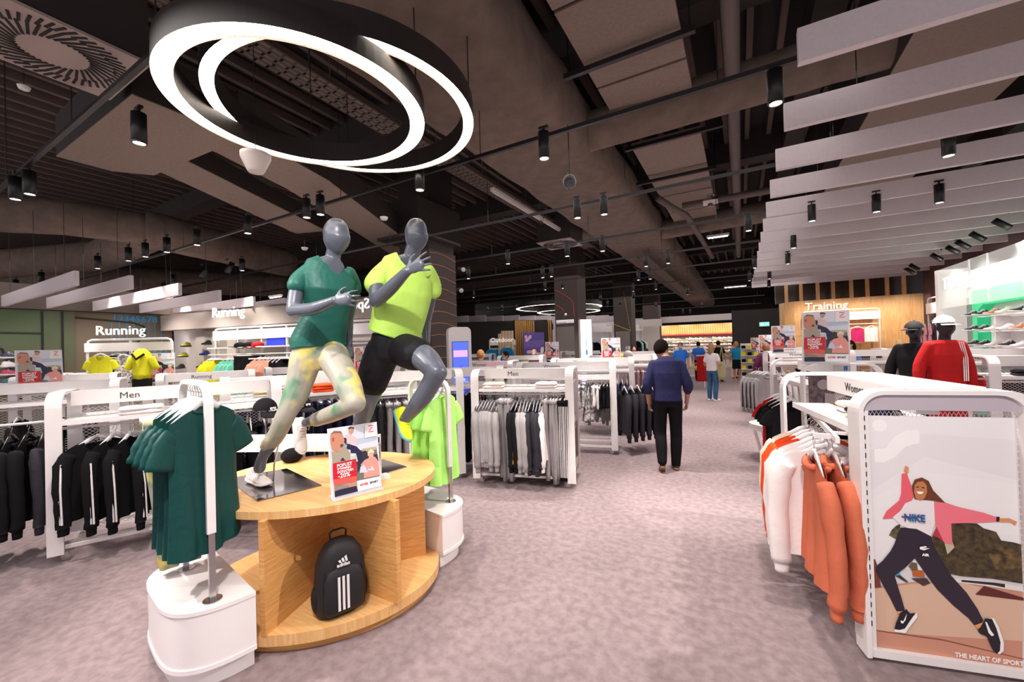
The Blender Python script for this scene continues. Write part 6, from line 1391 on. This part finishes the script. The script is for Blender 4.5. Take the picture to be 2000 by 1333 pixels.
# ================================================================ smaller things
def cap2(p,yaw,label,col=F['black']):
    t=thing('baseball_cap',label,'cap',p,yaw)
    m=MB().ell((0,0,0),(.09,.105,.10),20,12).mesh('crown',[col],True); bm=bmesh.new(); bm.from_mesh(m); bmesh.ops.delete(bm,geom=[f for f in bm.faces if f.calc_center_median().z<-.012],context='FACES'); bm.to_mesh(m); bm.free(); link('crown',m,t)
    rs=[]
    for k in range(9):
        a=R(-62+k*15.5); rs.append([V(math.sin(a)*.088,-math.cos(a)*.095,-.012),V(math.sin(a)*.095,-math.cos(a)*.19,-.055),V(math.sin(a)*.095,-math.cos(a)*.19,-.06),V(math.sin(a)*.088,-math.cos(a)*.095,-.018)])
    MB().rings(rs).obj('brim',col,t,True); MB().box((0,-.1,.012),(.05,.006,.022)).obj('front_patch',WM,t); return t
p=P(518,800,3.5); cap2(p,math.atan2(p.y,p.x)-PI/2+R(35),'black cap on a wire stand before the navy trousers')
s_=MB().tube([V(0,0,0),V(0,0,p.z-.02-.93)],.006,6).cyl((0,0,0),.05,.006).obj('cap_stand',CHROME,None,loc=(p.x,p.y,.93)); tag(s_,'thin metal stand under the black cap','stand')
p=P(590,792,4.3); cap2(p,math.atan2(p.y,p.x)-PI/2+R(35),'second black cap half hidden by the standing leg')
# low white curved bench behind the oval table
lbn=thing('low_display_table','low white display table with rounded arch legs behind the oval table','table',P(560,860,3.75)-V(0,0,P(560,860,3.75).z),R(25))
MB().box((0,0,.905),(1.5,.5,.045)).obj('tabletop',WHITE2,lbn)
for s in (-1,1):
    p_=[(-.25,0),(-.25,.78),(-.2,.88),(-.1,.9),(.1,.9),(.2,.88),(.25,.78),(.25,0)]
    MB().rings([[V(s*.72+w,y,z) for w,(y,z) in ((-.02,a),(.02,a),(.02,b),(-.02,b))] for a,b in zip(p_,[(y*.82,z*.955) for y,z in p_])]).obj('arch_leg',WHITE,lbn)
MB().box((0,0,.45),(1.4,.45,.03)).obj('lower_shelf',WHITE2,lbn)
q=lbn.location
foldstack(q.x+.15,q.y+.05,.47,R(25),['green','green'],'shirt','on the low display table behind the oval table','folded green shirts')
p=P(570,890,3.4); o=MB().ell((0,0,0),(.085,.085,.06),18,10).obj('beanie_hat',F['black'],None,True,loc=p); tag(o,'black cap lying between the mannequin legs behind the oval table','hat')
# round white side table in the aisle
p=Z(1512,895,0); t=thing('round_side_table','small round white table with splayed legs at the right of the aisle','table',p)
MB().cyl((0,0,.42),.3,.03,36).obj('tabletop',WHITE2,t)
MB().rings([[V(a*c,a*s,z) for c,s in circ(36)] for a,z in ((.3,.45),(.3,.5),(.29,.5),(.29,.45))],(False,False)).obj('raised_rim',WHITE,t)
for k in range(4): a=2*PI*k/4+.5; MB().tube([V(.27*math.cos(a),.27*math.sin(a),.42),V(.16*math.cos(a),.16*math.sin(a),.0)],.022,8).obj('leg',WHITE,t)
tag(MB().limb([V(-.1,0,0),V(.1,0,0)],[.04,.035],10).obj('folded_gloves',F['black'],None,True,loc=p+V(-.02,-.02,.5)),'black gloves lying on the round white table','gloves')
# balls and towels beyond the man
def ball(px,py,d,r,col,label): o=MB().ell((0,0,0),(r,r,r),20,14).obj('exercise_ball',col,None,True,loc=P(px,py,d)); tag(o,label,'ball')
ball(1227,694,8.6,.098,mat('silver_ball','#B9B6B8',.3),'silver exercise ball behind the white racks')
ball(1214,699,8.7,.08,F['yellow'],'yellow ball left of the silver ball'); ball(1222,704,8.5,.06,F['magenta'],'pink ball under the silver ball')
ball(1361,720,15,.09,F['yellow'],'yellow green ball in the counter by the red towel'); ball(1361,712,15.2,.08,mat('basketball_orange','#9A4A2C',.6),'orange brown ball on the counter by the red towel')
p=P(1376,735,14.6); t=thing('red_towel','bright red clothes hanging on a stand beyond the man in navy','clothes',V(p.x,p.y,0),R(15))
for k in range(7): MB().limb([V(-.2+.065*k,0,1.12),V(-.2+.065*k,.02,.7),V(-.2+.065*k,0,.28)],[.04,.045,.05],8).obj('red_fold',F['red'],t,True)
MB().box((0,0,1.17),(.5,.05,.03)).box((0,0,.14),(.03,.03,.28)).obj('stand',WHITE,t)
hang('tee','plum',1466,725,9.6,R(40),'plum coloured top behind the grey striped tops',.9); 
p=P(1362,640,17); 
# yellow shelves near the shoe wall
p=P(1465,720,15.5); t=thing('accessory_shelf','small white shelf of yellow and black accessories at the end of the aisle','shelf',V(p.x,p.y,0),0)
MB().box((0,.15,.8),(.6,.03,1.5)).obj('back_panel',WHITE,t)
for k in range(5):
    MB().box((0,0,.3+k*.26),(.6,.3,.02)).obj('shelf',WHITE,t)
    for j in range(3):
        o=MB().box((0,0,.06),(.14,.14,.12)).obj('yellow_packet' if (j+k)%2 else 'black_packet',F['yellow'] if (j+k)%2 else F['black'],None,loc=(p.x-.2+.2*j,p.y,.31+k*.26)); tag(o,('yellow' if (j+k)%2 else 'black')+' packet, '+['left','middle','right'][j]+' on the '+['lowest','second','third','fourth','top'][k]+' accessory shelf','packet','packets on the accessory shelf')
